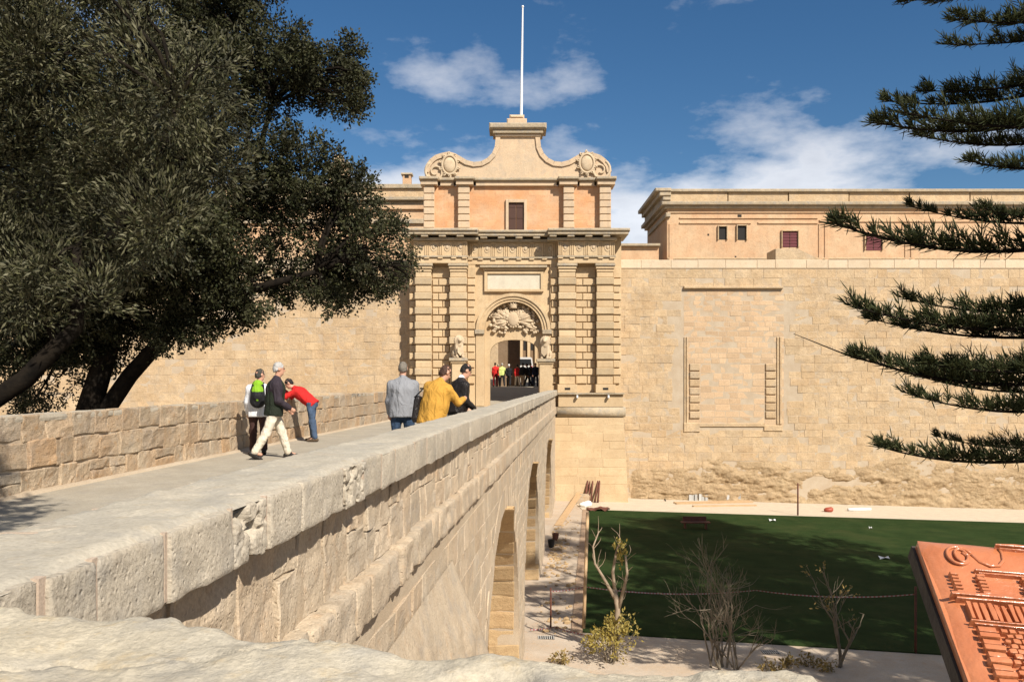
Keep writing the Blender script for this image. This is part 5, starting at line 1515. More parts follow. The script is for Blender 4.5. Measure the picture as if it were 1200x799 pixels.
b1 = gpt(713, 776); shrub('yellow_shrub', b1, 1.3, 12, 5, 'low shrub with yellowing leaves at the foot of the bare sapling', 0.45, 'yellow_leaf', 260, 2, thick=0.02)
b1 = gpt(842, 782); shrub('bare_shrub', b1, 3.4, 9, 6, 'twiggy leafless shrub standing before the middle of the lawn', 0.22, None, 0, 3, thick=0.03)
b1 = gpt(862, 784); shrub('bare_shrub', b1, 2.6, 6, 16, 'smaller leafless shrub close beside the twiggy one', 0.26, None, 0, 3, thick=0.024)
b1 = gpt(983, 780); shrub('gnarled_bush', b1, 2.4, 2, 17, 'crooked dark little tree at the right end of the near path', 0.35, 'weed', 14, 3, thick=0.06)
for i, (x, y) in enumerate(((925, 782), (945, 780), (965, 785), (905, 786), (660, 778))):
    b1 = gpt(x, y)
    shrub('weed_clump', b1, 0.34, 9, 60 + i, (('tall dry weed clump between the two drains of the near path', 'dry weed clump in the middle of the low plants on the near path', 'dry weed clump beside the crooked little tree', 'dry weed clump beside the small leafless shrub')[i] if i < 4 else 'thin dry weed clump near the drain on the path'), 0.7, 'weed', 26, 1, 'dry weeds on the near path' if i < 4 else None, 0.008)
# ------------------------------------------------------------------ people
FAB = {}
def fabric(name, c, rough=0.85, bscale=45.0, c2=None):
    if name not in FAB:
        t = NT('cloth_' + name); p = t.pos()
        fold = t.noise(t.pos((1, 1, 0.45)), 8.0, 4, 0.55, 0.8)
        col = t.mix(t.ramp(fold, [(0.3, 0.82), (0.7, 1.12)]), (0, 0, 0), tuple(c), 'MIX') if False else t.mix(1.0, tuple(c), t.ramp(fold, [(0.3, 0.90), (0.7, 1.06)]), 'MULTIPLY')
        t.set(t.b.inputs['Base Color'], col); t.b.inputs['Roughness'].default_value = rough; t.b.inputs['Specular IOR Level'].default_value = 0.25
        t.set(t.b.inputs['Normal'], t.bump(fold, 1.0, 0.06))
        FAB[name] = t.m
    return FAB[name]
SKIN = plain_mat('skin', (0.50, 0.27, 0.18), 0.5, 0, 0.1, 80, spec=0.35)
EYE = plain_mat('eye', (0.05, 0.03, 0.02), 0.2)

def rotx(a): c, s = math.cos(a), math.sin(a); return np.array([[1, 0, 0], [0, c, -s], [0, s, c]])
def roty(a): c, s = math.cos(a), math.sin(a); return np.array([[c, 0, s], [0, 1, 0], [-s, 0, c]])
def rotz(a): c, s = math.cos(a), math.sin(a); return np.array([[c, -s, 0], [s, c, 0], [0, 0, 1]])

def person(label, loc, heading, cloth, pose, H=1.74, h=0.016, build=1.0, hair=(0.05, 0.04, 0.03), hair_len=0.0, group=None, far=False):
    """faces local +y. pose: lean, side, legs ((fwd, knee, out) left, right), arms ((fwd, elbow, out) left, right), head (yaw, pitch)"""
    k = H / 1.75
    P = pose
    lean, side = R(P.get('lean', 2)), R(P.get('side', 0))
    J = {}
    T = roty(side) @ rotx(-lean)
    up = T @ np.array([0, 0, 1.0]); fw = T @ np.array([0, 1.0, 0]); rt = T @ np.array([1.0, 0, 0])
    hip0 = np.zeros(3)
    for nm, sx, (a, kn, ab) in (('L', -1, P['legs'][0]), ('R', 1, P['legs'][1])):
        hp_ = hip0 + np.array([sx * 0.095 * k, 0, 0])
        d1 = np.array([sx * math.sin(R(ab)), math.sin(R(a)), -math.cos(R(a))]); d1 /= np.linalg.norm(d1)
        d2 = np.array([sx * math.sin(R(ab)) * 0.5, math.sin(R(a - kn)), -math.cos(R(a - kn))]); d2 /= np.linalg.norm(d2)
        J['hip' + nm] = hp_; J['kn' + nm] = hp_ + d1 * 0.42 * k; J['an' + nm] = J['kn' + nm] + d2 * 0.41 * k
    low = min(J['anL'][2], J['anR'][2])
    off = np.array([0, 0, 0.085 * k - low])
    for q in list(J): J[q] = J[q] + off
    pel = hip0 + off + np.array([0, 0, 0.04 * k]); J['pel'] = pel
    waist = pel + up * 0.16 * k; chest = pel + up * 0.36 * k; neck = pel + up * 0.52 * k
    for nm, sx, (a, el, ab) in (('L', -1, P['arms'][0]), ('R', 1, P['arms'][1])):
        s_ = neck - up * 0.085 * k + rt * sx * 0.178 * k * build ** 0.6 + fw * (-0.01)
        d1 = np.array([sx * math.sin(R(ab)), math.sin(R(a)), -math.cos(R(a))]); d1 /= np.linalg.norm(d1)
        inn = P.get('in', 0.25)
        d2 = np.array([-sx * inn * (1 if el > 30 else 0.2), math.sin(R(a + el)), -math.cos(R(a + el))]); d2 /= np.linalg.norm(d2)
        J['sh' + nm] = s_; J['el' + nm] = s_ + d1 * 0.29 * k; J['wr' + nm] = J['el' + nm] + d2 * 0.25 * k; J['hd' + nm] = d2
    yaw, pitch = R(P.get('head', (0, 0))[0]), R(P.get('head', (0, 0))[1])
    HB = (T @ rotz(yaw) @ rotx(pitch)) if not P.get('upright_head') else (rotz(yaw) @ rotx(pitch))
    hup, hfw, hrt = HB @ np.array([0, 0, 1.0]), HB @ np.array([0, 1.0, 0]), HB @ np.array([1.0, 0, 0])
    hc = neck + (up * 0.5 + hup * 0.5) * 0.15 * k + hfw * 0.025 * k + hup * 0.055 * k
    pts = np.array(list(v for q, v in J.items() if not q.startswith('hd')) + [hc + hup * 0.16 * k])
    lo, hi = pts.min(0) - 0.26, pts.max(0) + 0.26
    lo[2] = -0.05
    root = empty('person', loc, label, 'person', group, heading)
    def fin(s, name, mat, par=root):
        V, F = s.mesh()
        return link_mesh(name, V, F, mat, par, smooth=True, local=True)
    Bt = T.T
    hw = build
    # body: one continuous surface from head to feet, hands with fingers
    s = SDF(lo, hi, h)
    s.cone(pel, chest, 0.115 * k, 0.125 * k, 0.05, (0.80, 1.15, 1), Bt); s.cone(J['shL'], J['shR'], 0.065 * k, 0.065 * k, 0.05)
    s.cone(neck - up * 0.05, hc - hup * 0.07 * k, 0.056 * k, 0.052 * k, 0.03)
    HBi = HB.T
    s.ell(hc + hup * 0.03 * k - hfw * 0.01 * k, np.array([0.077, 0.096, 0.099]) * k, 0.02, HBi)
    s.ell(hc - hup * 0.055 * k + hfw * 0.028 * k, np.array([0.056, 0.066, 0.075]) * k, 0.03, HBi)
    s.cone(hc + hfw * 0.085 * k + hup * 0.015 * k, hc + hfw * 0.112 * k - hup * 0.028 * k, 0.010 * k, 0.017 * k, 0.012)
    s.ell(hc + hfw * 0.086 * k - hup * 0.078 * k, np.array([0.026, 0.012, 0.012]) * k, 0.012, HBi)
    for sx in (-1, 1):
        s.ell(hc + hrt * sx * 0.078 * k - hfw * 0.005 * k - hup * 0.005 * k, np.array([0.014, 0.026, 0.034]) * k, 0.006, HBi)
        s.ell(hc + hrt * sx * 0.033 * k + hfw * 0.104 * k + hup * 0.018 * k, np.array([0.017, 0.016, 0.012]) * k, 0, HBi, sub=True)
    for nm, sx in (('L', -1), ('R', 1)):
        s.cone(J['sh' + nm], J['el' + nm], 0.050 * k, 0.042 * k, 0.03); s.cone(J['el' + nm], J['wr' + nm], 0.042 * k, 0.029 * k, 0.02)
        w, d = J['wr' + nm], J['hd' + nm]
        sd_ = np.cross(d, np.array([sx * 1.0, 0.2, 0.1])); sd_ /= np.linalg.norm(sd_)
        nr = np.cross(d, sd_)
        if np.dot(nr, np.array([-sx, 0.2, 0])) < 0: nr = -nr
        s.cone(w, w + d * 0.085 * k, 0.030 * k, 0.036 * k, 0.015, (1, 1, 1))
        if not far:
            for fi in range(4):
                o_ = (fi - 1.5) * 0.021 * k; ln = (0.066, 0.078, 0.074, 0.058)[fi] * k
                b0 = w + d * 0.095 * k + sd_ * o_; b1 = b0 + (d * 0.85 + nr * 0.35) * ln * 0.55; b2 = b1 + (d * 0.45 + nr * 0.85) * ln * 0.5
                s.cone(b0 - d * 0.02, b1, 0.0105 * k, 0.0098 * k, 0.005); s.cone(b1, b2, 0.0098 * k, 0.0085 * k, 0.004)
            t0 = w + d * 0.035 * k + sd_ * 0.030 * k; t1 = t0 + (d * 0.6 + sd_ * 0.6 + nr * 0.3) * 0.045 * k
            s.cone(t0, t1, 0.0135 * k, 0.011 * k, 0.006); s.cone(t1, t1 + (d * 0.8 + nr * 0.4) * 0.03 * k, 0.011 * k, 0.009 * k, 0.004)
        else: s.cone(w + d * 0.06, w + d * 0.15 * k + nr * 0.03, 0.03 * k, 0.02 * k, 0.015)
        s.cone(J['hip' + nm], J['kn' + nm], 0.075 * k, 0.052 * k, 0.04); s.cone(J['kn' + nm], J['an' + nm], 0.05 * k, 0.036 * k, 0.03)
        s.cone(J['an' + nm], J['an' + nm] + np.array([0, 0.12, -0.035]) * k, 0.036 * k, 0.03 * k, 0.02)
    bd = fin(s, 'body', SKIN)
    if not far:
        eb = MB()
        for sx in (-1, 1): eb.ball(hc + hrt * sx * 0.033 * k + hfw * 0.088 * k + hup * 0.018 * k, 0.012 * k, 8, 6)
        eb.build('eyes', EYE, root, smooth=True, local=True)
    # hair
    s = SDF(hc - 0.3, hc + 0.3, h * 0.7)
    s.ell(hc + hup * 0.032 * k - hfw * 0.012 * k, np.array([0.0795, 0.0985, 0.101]) * k, 0.0, HBi)
    s.ell(hc - hup * (0.02 + hair_len) * k - hfw * 0.045 * k, np.array([0.074, 0.060, 0.070 + hair_len]) * k, 0.03, HBi)
    n_ = hup * 0.818 - hfw * 0.575
    s.cut(n_, n_ @ hc - (0.014 + hair_len) * k)
    V_, F_ = s.mesh(); V_ = V_ + 0.007 * np.stack([fbm(V_ * 26, 2, 1), fbm(V_ * 26, 2, 2), fbm(V_ * 26, 2, 3)], 1)
    link_mesh('hair', V_, F_, fabric('hair_%.2f_%.2f' % (hair[0], hair[2]), hair, 0.7), root, smooth=True, local=True)
    # trousers
    hem = P.get('hem', 0.10)
    s = SDF(lo, hi, h * 1.15)
    s.cone(pel - up * 0.02, pel + up * 0.06, 0.145 * k * hw, 0.14 * k * hw, 0.05, (0.86, 1.12, 1), Bt)
    for nm in 'LR':
        s.cone(J['hip' + nm], J['kn' + nm], 0.102 * k * hw ** 0.5, 0.078 * k, 0.04); s.cone(J['kn' + nm], J['an' + nm] + (J['kn' + nm] - J['an' + nm]) * 0.06, 0.080 * k, 0.070 * k, 0.03)
    V_, F_ = s.mesh()
    # creases in the cloth
    V_ = V_ + 0.010 * np.stack([fbm(V_ * np.array([9, 9, 16.]), 2, 3), fbm(V_ * np.array([9, 9, 16.]), 2, 8), 0 * V_[:, 0]], 1)
    link_mesh('trousers', V_, F_, fabric(*cloth['trousers']), root, smooth=True, local=True)
    # jacket
    s = SDF(lo, hi, h * 1.15)
    wd = cloth.get('loose', 0.0)
    s.cone(pel - up * (hem - 0.02) * k, waist, (0.158 + wd) * k * hw, (0.150 + wd) * k * hw, 0.05, (0.84, 1.10, 1), Bt)
    s.cone(waist, chest, (0.150 + wd) * k * hw, 0.155 * k * hw, 0.05, (0.84, 1.10, 1), Bt)
    s.cone(J['shL'], J['shR'], 0.078 * k, 0.078 * k, 0.08); s.cone(chest, neck - up * 0.02 * k, 0.15 * k * hw, 0.078 * k, 0.08, (0.80, 1.05, 1), Bt)
    s.cone(neck - up * 0.05 * k, neck + up * 0.035 * k, 0.078 * k, 0.068 * k, 0.02)
    for nm in 'LR':
        s.cone(J['sh' + nm], J['el' + nm], 0.078 * k, 0.066 * k, 0.04); s.cone(J['el' + nm], J['wr' + nm] - J['hd' + nm] * 0.01, 0.066 * k, 0.052 * k, 0.03)
    s.cut(up, up @ (pel - up * hem * k))
    V_, F_ = s.mesh()
    V_ = V_ + 0.009 * np.stack([fbm(V_ * np.array([13, 13, 5.]), 2, 23), fbm(V_ * np.array([13, 13, 5.]), 2, 28), 0 * V_[:, 0]], 1)
    link_mesh('jacket', V_, F_, fabric(*cloth['jacket']), root, smooth=True, local=True)
    if cloth.get('vest'):
        s = SDF(lo, hi, h * 1.15)
        s.cone(pel - up * hem * k, waist, 0.168 * k * hw, 0.160 * k * hw, 0.05, (0.84, 1.10, 1), Bt); s.cone(waist, chest, 0.160 * k * hw, 0.168 * k * hw, 0.05, (0.84, 1.08, 1), Bt)
        s.cone(chest, neck - up * 0.03 * k, 0.15 * k * hw, 0.082 * k, 0.05, (0.85, 1.03, 1), Bt)
        s.cut(up, up @ (pel - up * (hem + 0.01) * k))
        fin(s, 'vest', fabric(*cloth['vest']))
    if cloth.get('collar'):
        s = SDF(neck - 0.2, neck + 0.2, h * 0.8)
        s.cone(neck - up * 0.01 * k, neck + up * 0.052 * k, 0.074 * k, 0.066 * k, 0.0); fin(s, 'shirt_collar', fabric(*cloth['collar']))
    # shoes
    for nm in 'LR':
        a_ = J['an' + nm]; kd = (J['kn' + nm] - a_); 
        toe = a_ + np.array([0, 0.17, -0.052]) * k; heel = a_ + np.array([0, -0.05, -0.045]) * k
        if P.get('tip' + nm): 
            ang = R(P['tip' + nm]); rel = rotx(ang) @ (toe - a_); toe = a_ + rel; heel = a_ + rotx(ang) @ (heel - a_)
        s = SDF(a_ - 0.3, a_ + 0.3, h * 0.8)
        s.cone(heel, toe, 0.042 * k, 0.036 * k, 0.02, (0.95, 1, 1)); s.cone(a_ + np.array([0, 0, 0.02]), (heel + toe) / 2, 0.048 * k, 0.042 * k, 0.03)
        s.cut((0, 0, 1), min(heel[2], toe[2]) - 0.034 * k)
        fin(s, 'shoe', fabric(*cloth['shoes']))
    return root, dict(J=J, up=up, fw=fw, rt=rt, chest=chest, neck=neck, pel=pel, hc=hc, waist=waist, k=k)

def to_world(root, p):
    return root.location + Matrix.Rotation(root.rotation_euler.z, 3, 'Z') @ Vector(p)
def on_deck(x, Y): return Vector(((x - 600) / 1000.0 * Y, Y, zd(Y) + 0.001))
BLK = ('black', (0.012, 0.012, 0.014), 0.7); SHOE = ('shoe', (0.020, 0.016, 0.014), 0.5)

# white-haired man striding along in dark green vest and cream trousers
p2, i2 = person('white-haired man in dark green vest and cream trousers striding along the bridge', on_deck(321, 16.0), R(-68), dict(jacket=('plum', (0.035, 0.026, 0.034)), vest=('bottle', (0.016, 0.022, 0.013)), trousers=('cream', (0.62, 0.55, 0.44)), shoes=SHOE),
    dict(lean=5, legs=((22, 6, 3), (-20, 12, 3)), arms=((12, 35, 8), (6, 50, 10)), head=(4, 0), tipR=-30, hem=0.12), H=1.80, build=1.12, hair=(0.40, 0.39, 0.37))
# woman beside him with white jacket
p1, i1 = person('grey-haired person in white jacket and brown trousers wearing a green backpack', on_deck(303, 17.0), R(12), dict(jacket=('white', (0.70, 0.71, 0.73)), trousers=('brown', (0.060, 0.030, 0.026)), shoes=SHOE, loose=0.02),
    dict(lean=2, legs=((14, 6, 3), (-14, 10, 3)), arms=((6, 14, 10), (6, 18, 10)), head=(-52, -4), tipL=0, tipR=-16, hem=0.16), H=1.66, build=1.05, hair=(0.055, 0.05, 0.042), hair_len=0.01)
bpk = SDF((-0.3, -0.45, 0.7), (0.3, 0.1, 1.7), 0.016)
c = i1['chest'] - i1['fw'] * 0.205
bpk.cone(c - i1['up'] * 0.17, c + i1['up'] * 0.10, 0.150, 0.125, 0.04, (1, 1.45, 1)); bpk.ell(c - i1['up'] * 0.09 - i1['fw'] * 0.07, (0.11, 0.07, 0.11), 0.03)
V_, F_ = bpk.mesh()
bk = empty('backpack', p1.location + Vector((0, 0, 1.0)), 'bright green and black backpack on the back of the person in white', 'backpack', rz=p1.rotation_euler.z)
V_ = V_ - np.array([0, 0, 1.0])
GREEN = ('lime', (0.20, 0.40, 0.02)); 
link_mesh('pack_body', V_, F_, fabric(*BLK), bk, smooth=True, local=True)
c = c - np.array([0, 0, 1.0])
gp = SDF((-0.3, -0.45, -0.3), (0.3, 0.1, 0.7), 0.014); gp.cone(c + i1['up'] * 0.02 - i1['fw'] * 0.025, c + i1['up'] * 0.13 - i1['fw'] * 0.01, 0.118, 0.110, 0.02, (1, 1.5, 1)); gp.cone(c - i1['up'] * 0.13 - i1['fw'] * 0.068, c + i1['up'] * 0.02 - i1['fw'] * 0.06, 0.075, 0.060, 0.02, (1, 1.2, 1))
V_, F_ = gp.mesh(); link_mesh('green_panel', V_, F_, fabric(*GREEN), bk, smooth=True, local=True)
for sx in (-1, 1):
    st = MB(); n0 = i1['neck'] - np.array([0, 0, 1.0])
    st.tube([c + i1['rt'] * sx * 0.08 + i1['up'] * 0.12, n0 + i1['rt'] * sx * 0.09 + i1['up'] * 0.035 - i1['fw'] * 0.03, n0 + i1['rt'] * sx * 0.10 - i1['up'] * 0.02 + i1['fw'] * 0.10, n0 + i1['rt'] * sx * 0.13 - i1['up'] * 0.22 + i1['fw'] * 0.155, c + i1['rt'] * sx * 0.15 - i1['up'] * 0.15 + i1['fw'] * 0.12], 0.022, 6, flat=0.5)
    st.build('strap', fabric(*BLK), bk, smooth=True, local=True)
# red jacket leaning on the parapet
p3, i3 = person('dark-haired person in red jacket and blue jeans leaning over the parapet', on_deck(365, 20.6), R(88), dict(jacket=('red', (0.52, 0.020, 0.018)), trousers=('denim', (0.055, 0.085, 0.14)), shoes=('tanshoe', (0.10, 0.07, 0.045))),
    dict(lean=50, legs=((-8, 2, 5), (4, 8, 6)), arms=((62, 70, 6), (58, 78, 6)), head=(8, 12), hem=0.10), H=1.72, build=1.05, hair=(0.018, 0.015, 0.014))
# group of three at the right parapet
p4, i4 = person('grey-haired man in grey sweater seen from behind near the right parapet', on_deck(472, 15.0), R(8), dict(jacket=('grey', (0.225, 0.23, 0.245)), trousers=('darkdenim', (0.030, 0.055, 0.10)), shoes=SHOE, loose=0.015),
    dict(lean=3, legs=((2, 4, 4), (4, 8, 5)), arms=((6, 22, 9), (16, 60, 8)), head=(-6, -6), hem=0.14), H=1.74, build=1.22, hair=(0.16, 0.14, 0.115))
p5, i5 = person('brown-haired person in mustard yellow jacket leaning towards the right parapet', on_deck(507, 13.6), R(-32), dict(jacket=('mustard', (0.50, 0.265, 0.045)), trousers=BLK, shoes=SHOE, loose=0.02),
    dict(lean=13, side=7, legs=((4, 4, 5), (8, 12, 6)), arms=((20, 20, 8), (40, 62, 14)), head=(-20, -16), hem=0.20), H=1.70, build=1.20, hair=(0.060, 0.030, 0.020), hair_len=0.01)
p6, i6 = person('dark-haired man in black leather jacket with white collar by the right parapet', on_deck(534, 15.3), R(-62), dict(jacket=('leather', (0.016, 0.013, 0.012), 0.38), trousers=BLK, shoes=SHOE, collar=('whitecloth', (0.7, 0.7, 0.7)), loose=0.03),
    dict(lean=12, legs=((2, 4, 4), (6, 10, 5)), arms=((4, 48, 8), (2, 55, 9)), head=(-6, -14), hem=0.08), H=1.74, build=1.15, hair=(0.022, 0.014, 0.011))
# shoulder bag of the person in yellow
sb_ = SDF((-0.25, -0.2, -0.3), (0.25, 0.2, 0.35), 0.014)
sb_.cone((0, 0, -0.14), (0, 0, 0.12), 0.13, 0.09, 0.03, (1, 1.9, 1)); sb_.cut((0, 0, 1), -0.22)
V_, F_ = sb_.mesh()
bw = to_world(p5, i5['waist'] - i5['rt'] * 0.27 - i5['fw'] * 0.08)
bag = empty('shoulder_bag', bw - Vector((0, 0, 0.12)), 'black shoulder bag hanging behind the person in the yellow jacket', 'bag', rz=R(40))
link_mesh('bag_body', V_, F_, fabric('leather', (0.016, 0.013, 0.012), 0.38), bag, smooth=True, local=True)
sp = MB(); tp = bag.matrix_basis.inverted() @ to_world(p5, i5['J']['shL'] + i5['up'] * 0.085) if False else None
Rm = Matrix.Rotation(-R(40), 3, 'Z')
q = Rm @ (to_world(p5, i5['J']['shL'] + i5['up'] * 0.088) - bag.location)
sp.tube([(0.08, 0, 0.18), (q.x * 0.6 + 0.05, q.y * 0.6, q.z * 0.65), tuple(q), (q.x * 0.5 - 0.07, q.y * 0.5 + 0.03, q.z * 0.6), (-0.08, 0, 0.18)], 0.012, 6)
sp.build('bag_strap', fabric(*BLK), bag, smooth=True, local=True)

# visitors inside the gate
def in_city(x, Y): return Vector(((x - 600) / 1000.0 * Y, Y, -0.499))
ST = dict(lean=2, legs=((2, 4, 4), (3, 6, 4)), arms=((4, 14, 7), (6, 20, 7)), head=(0, 0))
WK = dict(lean=4, legs=((20, 6, 3), (-16, 14, 3)), arms=((-14, 14, 6), (18, 20, 6)), head=(6, 0))
DEN = ('denim', (0.055, 0.085, 0.14)); BEI = ('beige', (0.36, 0.27, 0.18)); WHT = ('white', (0.70, 0.71, 0.73))
for x, Y, hd, jk, trs, ps, hr, lab in (
        (580.5, 63.5, 20, ('red', (0.52, 0.020, 0.018)), ('crimson', (0.25, 0.02, 0.02)), ST, (0.05, 0.03, 0.02), 'visitor in red inside the gate, close to its left jamb'),
        (584.2, 64.9, 40, ('red', (0.52, 0.020, 0.018)), BLK, ST, (0.30, 0.25, 0.18), 'visitor in red jacket and black trousers just inside the gate'),
        (588.5, 62.9, 8, ('hivis', (0.55, 0.62, 0.20)), BLK, WK, (0.40, 0.38, 0.34), 'visitor in pale lime jacket walking inside the gate'),
        (596.3, 62.7, -6, BLK, BLK, WK, (0.66, 0.65, 0.62), 'white-haired visitor in black walking inside the gate'),
        (606.5, 64.2, 10, ('red', (0.52, 0.020, 0.018)), ('cream', (0.62, 0.55, 0.44)), WK, (0.03, 0.025, 0.02), 'visitor in red jacket and cream trousers inside the gate'),
        (612.5, 63.7, -20, BLK, BEI, WK, (0.02, 0.018, 0.016), 'visitor in black jacket and beige trousers inside the gate'),
        (618.5, 64.1, 80, BLK, BLK, WK, (0.02, 0.018, 0.016), 'dark-clad visitor walking sideways inside the gate'),
        (622.0, 64.8, 150, ('leather', (0.016, 0.013, 0.012), 0.38), DEN, ST, (0.04, 0.03, 0.02), 'visitor in leather jacket and jeans inside the gate'),
        (627.8, 62.3, 170, ('navy', (0.014, 0.018, 0.035)), ('navy', (0.014, 0.018, 0.035)), ST, (0.03, 0.025, 0.02), 'visitor in navy clothes half hidden by the right jamb of the gate')):
    person(lab, in_city(x, Y), R(hd), dict(jacket=jk, trousers=trs, shoes=SHOE), ps, H=random.uniform(1.62, 1.78), h=0.03, hair=hr, far=True)
# ------------------------------------------------------------------ white van inside the city
vx, vy = (615 - 600) / 1000.0 * 88, 88.0
vz = -0.5 + 22 * 0.04
van = empty('van', (vx, vy, vz), 'white van parked inside the gate with its dark rear window towards the bridge', 'van')
mb = MB(); w = 0.85
sec = [(-w, 0.35), (w, 0.35), (w, 1.1), (w - 0.10, 1.85), (w - 0.22, 1.95), (-w + 0.22, 1.95), (-w + 0.10, 1.85), (-w, 1.1)]
mb.prism([(vx + a, vz + b) for a, b in sec], vy, vy + 3.8); mb.build('body', plain_mat('van_paint', (0.5, 0.5, 0.49), 0.35), van)
mb = MB(); mb.prism([(vx + a, vz + b) for a, b in ((-w + 0.15, 1.12), (w - 0.15, 1.12), (w - 0.22, 1.75), (-w + 0.22, 1.75))], vy - 0.02, vy + 0.03); mb.build('rear_window', plain_mat('dark_glass', (0.02, 0.022, 0.025), 0.08), van)
for sx in (-1, 1):
    mb = MB(); mb.box(vx + sx * 0.74 - 0.06, vx + sx * 0.74 + 0.06, vy - 0.02, vy + 0.02, vz + 0.75, vz + 1.05); mb.build('tail_light', plain_mat('tail_red', (0.35, 0.01, 0.01), 0.2), van)
    for yy in (0.7, 3.1):
        mb = MB(); mb.tube([(vx + sx * 0.62, vy + yy, vz + 0.32), (vx + sx * 0.86, vy + yy, vz + 0.32)], 0.32, 18); wh = mb.build('wheel', M['dark_iron'], van)
        mb = MB(); mb.tube([(vx + sx * 0.84, vy + yy, vz + 0.32), (vx + sx * 0.875, vy + yy, vz + 0.32)], 0.19, 14); mb.build('rim', M['white_paint'], wh)
mb = MB(); mb.box(vx - 0.82, vx + 0.82, vy - 0.07, vy + 0.05, vz + 0.36, vz + 0.58); mb.build('bumper', M['dark_iron'], van)

# ------------------------------------------------------------------ work site in the moat
def pole(name, base, top, r, mat, label, cat, group=None, n=8):
    mb = MB(); mb.tube([base, (Vector(base) + Vector(top)) / 2, top], [r, r * 0.97, r * 0.95], n); return tag(mb.build(name, mat, smooth=True), label, cat, group)
PL = ('stoutest rusty steel pole leaning on the gate basement, beside the white sack', 'thin rusty steel pole leaning on the gate basement, second from the white sack', 'rusty steel pole leaning on the gate basement, middle one of five', 'rusty steel pole leaning on the gate basement, fourth from the white sack', 'rusty steel pole leaning on the gate basement, farthest from the white sack')
for i, (x0, x1) in enumerate(((685.5, 688.5), (690.0, 691.0), (692.5, 694.5), (697.0, 700.5), (700.5, 702.5))):
    b = gpt(x0, 591); b.y = 48.7; b.x = (x0 - 600) / 1000 * 48.7; b.z = gz(b.x)
    t_ = Vector(((x1 - 600) / 1000 * 49.25, 49.22, (445 - 563) / 1000 * 49.25))
    pole('rusty_pole', b, t_, (0.065, 0.045, 0.055, 0.055, 0.055)[i], M['rust'], PL[i], 'pole', 'rusty poles leaning on the gate basement')
b = gpt(684, 737); pole('survey_post', b, b + Vector((0.2, 1.0, 3.1)), 0.05, M['wood'], 'long brownish timber stake at the corner of the lawn by the path', 'post')
b = gpt(935, 604); pole('marker_post', b, b + Vector((0, 0, 1.75)), 0.045, M['rust'], 'thin rusty post at the far edge of the lawn before the wall', 'post')
b = gpt(1073, 765); pole('marker_post', b, b + Vector((0, 0, 1.75)), 0.035, M['rust'], 'thin rusty post at the near edge of the lawn', 'post')
# wooden board propped on stones
mb = MB(); a, c = gpt(654, 616), gpt(680, 588); a.z += 0.04; c.z += 0.55; d = (c - a); d.normalize(); sd_ = Vector((0.9, -0.2, 0.0))
L = (c - a).length; u = d.cross(sd_).normalized()
mb.obox((a + c) / 2, d * L / 2, sd_.normalized() * 0.17, u * 0.02); tag(mb.build('wooden_board', M['wood']), 'pale wooden board propped up on the path at the foot of the gate', 'board')
W, Fc = rbox(tuple(gpt(683, 590) + Vector((0, 0.1, 0.26))), (0.35, 0, 0), (0, 0.3, 0), (0, 0, 0.27), (6, 6, 6), 0.06, 0.04, 3, 4); tag(link_mesh('stone_block', W, Fc, M['parapet']), 'rough stone block that props the wooden board', 'stone')
# white sack and crumpled rusty sheet
s = SDF((-0.5, -0.4, -0.1), (0.5, 0.4, 0.5), 0.03); s.ell((0, 0, 0.13), (0.34, 0.22, 0.16), 0.03); s.ell((0.15, 0.05, 0.2), (0.16, 0.14, 0.14), 0.08); s.cut((0, 0, 1), 0.0)
V_, F_ = s.mesh(); V_ = V_ + 0.03 * np.stack([fbm(V_ * 7, 3, 2), fbm(V_ * 7, 3, 3), np.abs(fbm(V_ * 7, 3, 4))], 1)
b = gpt(686, 594); o = link_mesh('white_sack', V_, F_, M['white_paint'], smooth=True); o.location = b; tag(o, 'crumpled white sack beside the rusty poles', 'sack')
gx_, gy_ = np.meshgrid(np.linspace(-0.6, 0.6, 16), np.linspace(-0.45, 0.45, 12), indexing='ij')
gz_ = 0.12 + 0.10 * fbm(np.stack([gx_ * 3, gy_ * 3, gx_ * 0], -1), 3, 6); V_ = np.stack([gx_, gy_, gz_], -1).reshape(-1, 3); V2_ = V_ - np.array([0, 0, 0.02])
a_ = (np.arange(15)[:, None] * 12 + np.arange(11)[None]).ravel(); Fq = np.stack([a_, a_ + 12, a_ + 13, a_ + 1], 1)
o = link_mesh('rusty_sheet', np.concatenate([V_, V2_]), np.concatenate([Fq, Fq[:, ::-1] + 192]), M['rust']); b = gpt(701, 598); o.location = b + Vector((0, 0, 0.0)); tag(o, 'crumpled rusty sheet lying on the lawn corner below the poles', 'sheet')
# rows of building blocks by the wall
random.seed(12)
bi = 0
for x, y in ((808, 586), (811.5, 586), (815, 586.3), (819.5, 586), (823, 586), (827, 586.2), (831, 586), (835, 586), (839, 586.4), (852, 587), (860, 587), (866, 587.2)):
    b = gpt(x, y); 
    mb = MB(); hh = random.uniform(0.36, 0.46); an = R(random.uniform(-8, 8)); ax = Vector((math.cos(an), math.sin(an), 0)); ay = Vector((-math.sin(an), math.cos(an), 0))
    mb.obox(b + Vector((0, 0, hh / 2 + 0.02)), ax * 0.078, ay * 0.2, Vector((0, 0, hh / 2)))
    tag(mb.build('building_block', M['block']), 'grey building block standing in a row on the gravel below the wall' if x < 845 else 'grey building block standing apart on the gravel, right of the row', 'block', 'blocks in a row on the gravel' if x < 845 else 'blocks apart on the gravel'); bi += 1
for x, y in ((819.5, 586), (827, 586.2), (833, 586)):
    b = gpt(x, y); mb = MB(); mb.obox(b + Vector((0, 0.05, 0.62)), Vector((0.16, 0, 0)), Vector((0, 0.19, 0)), Vector((0, 0, 0.09)))
    tag(mb.build('building_block', M['block']), 'grey building block laid flat on top of the standing row', 'block', 'blocks laid on the row')
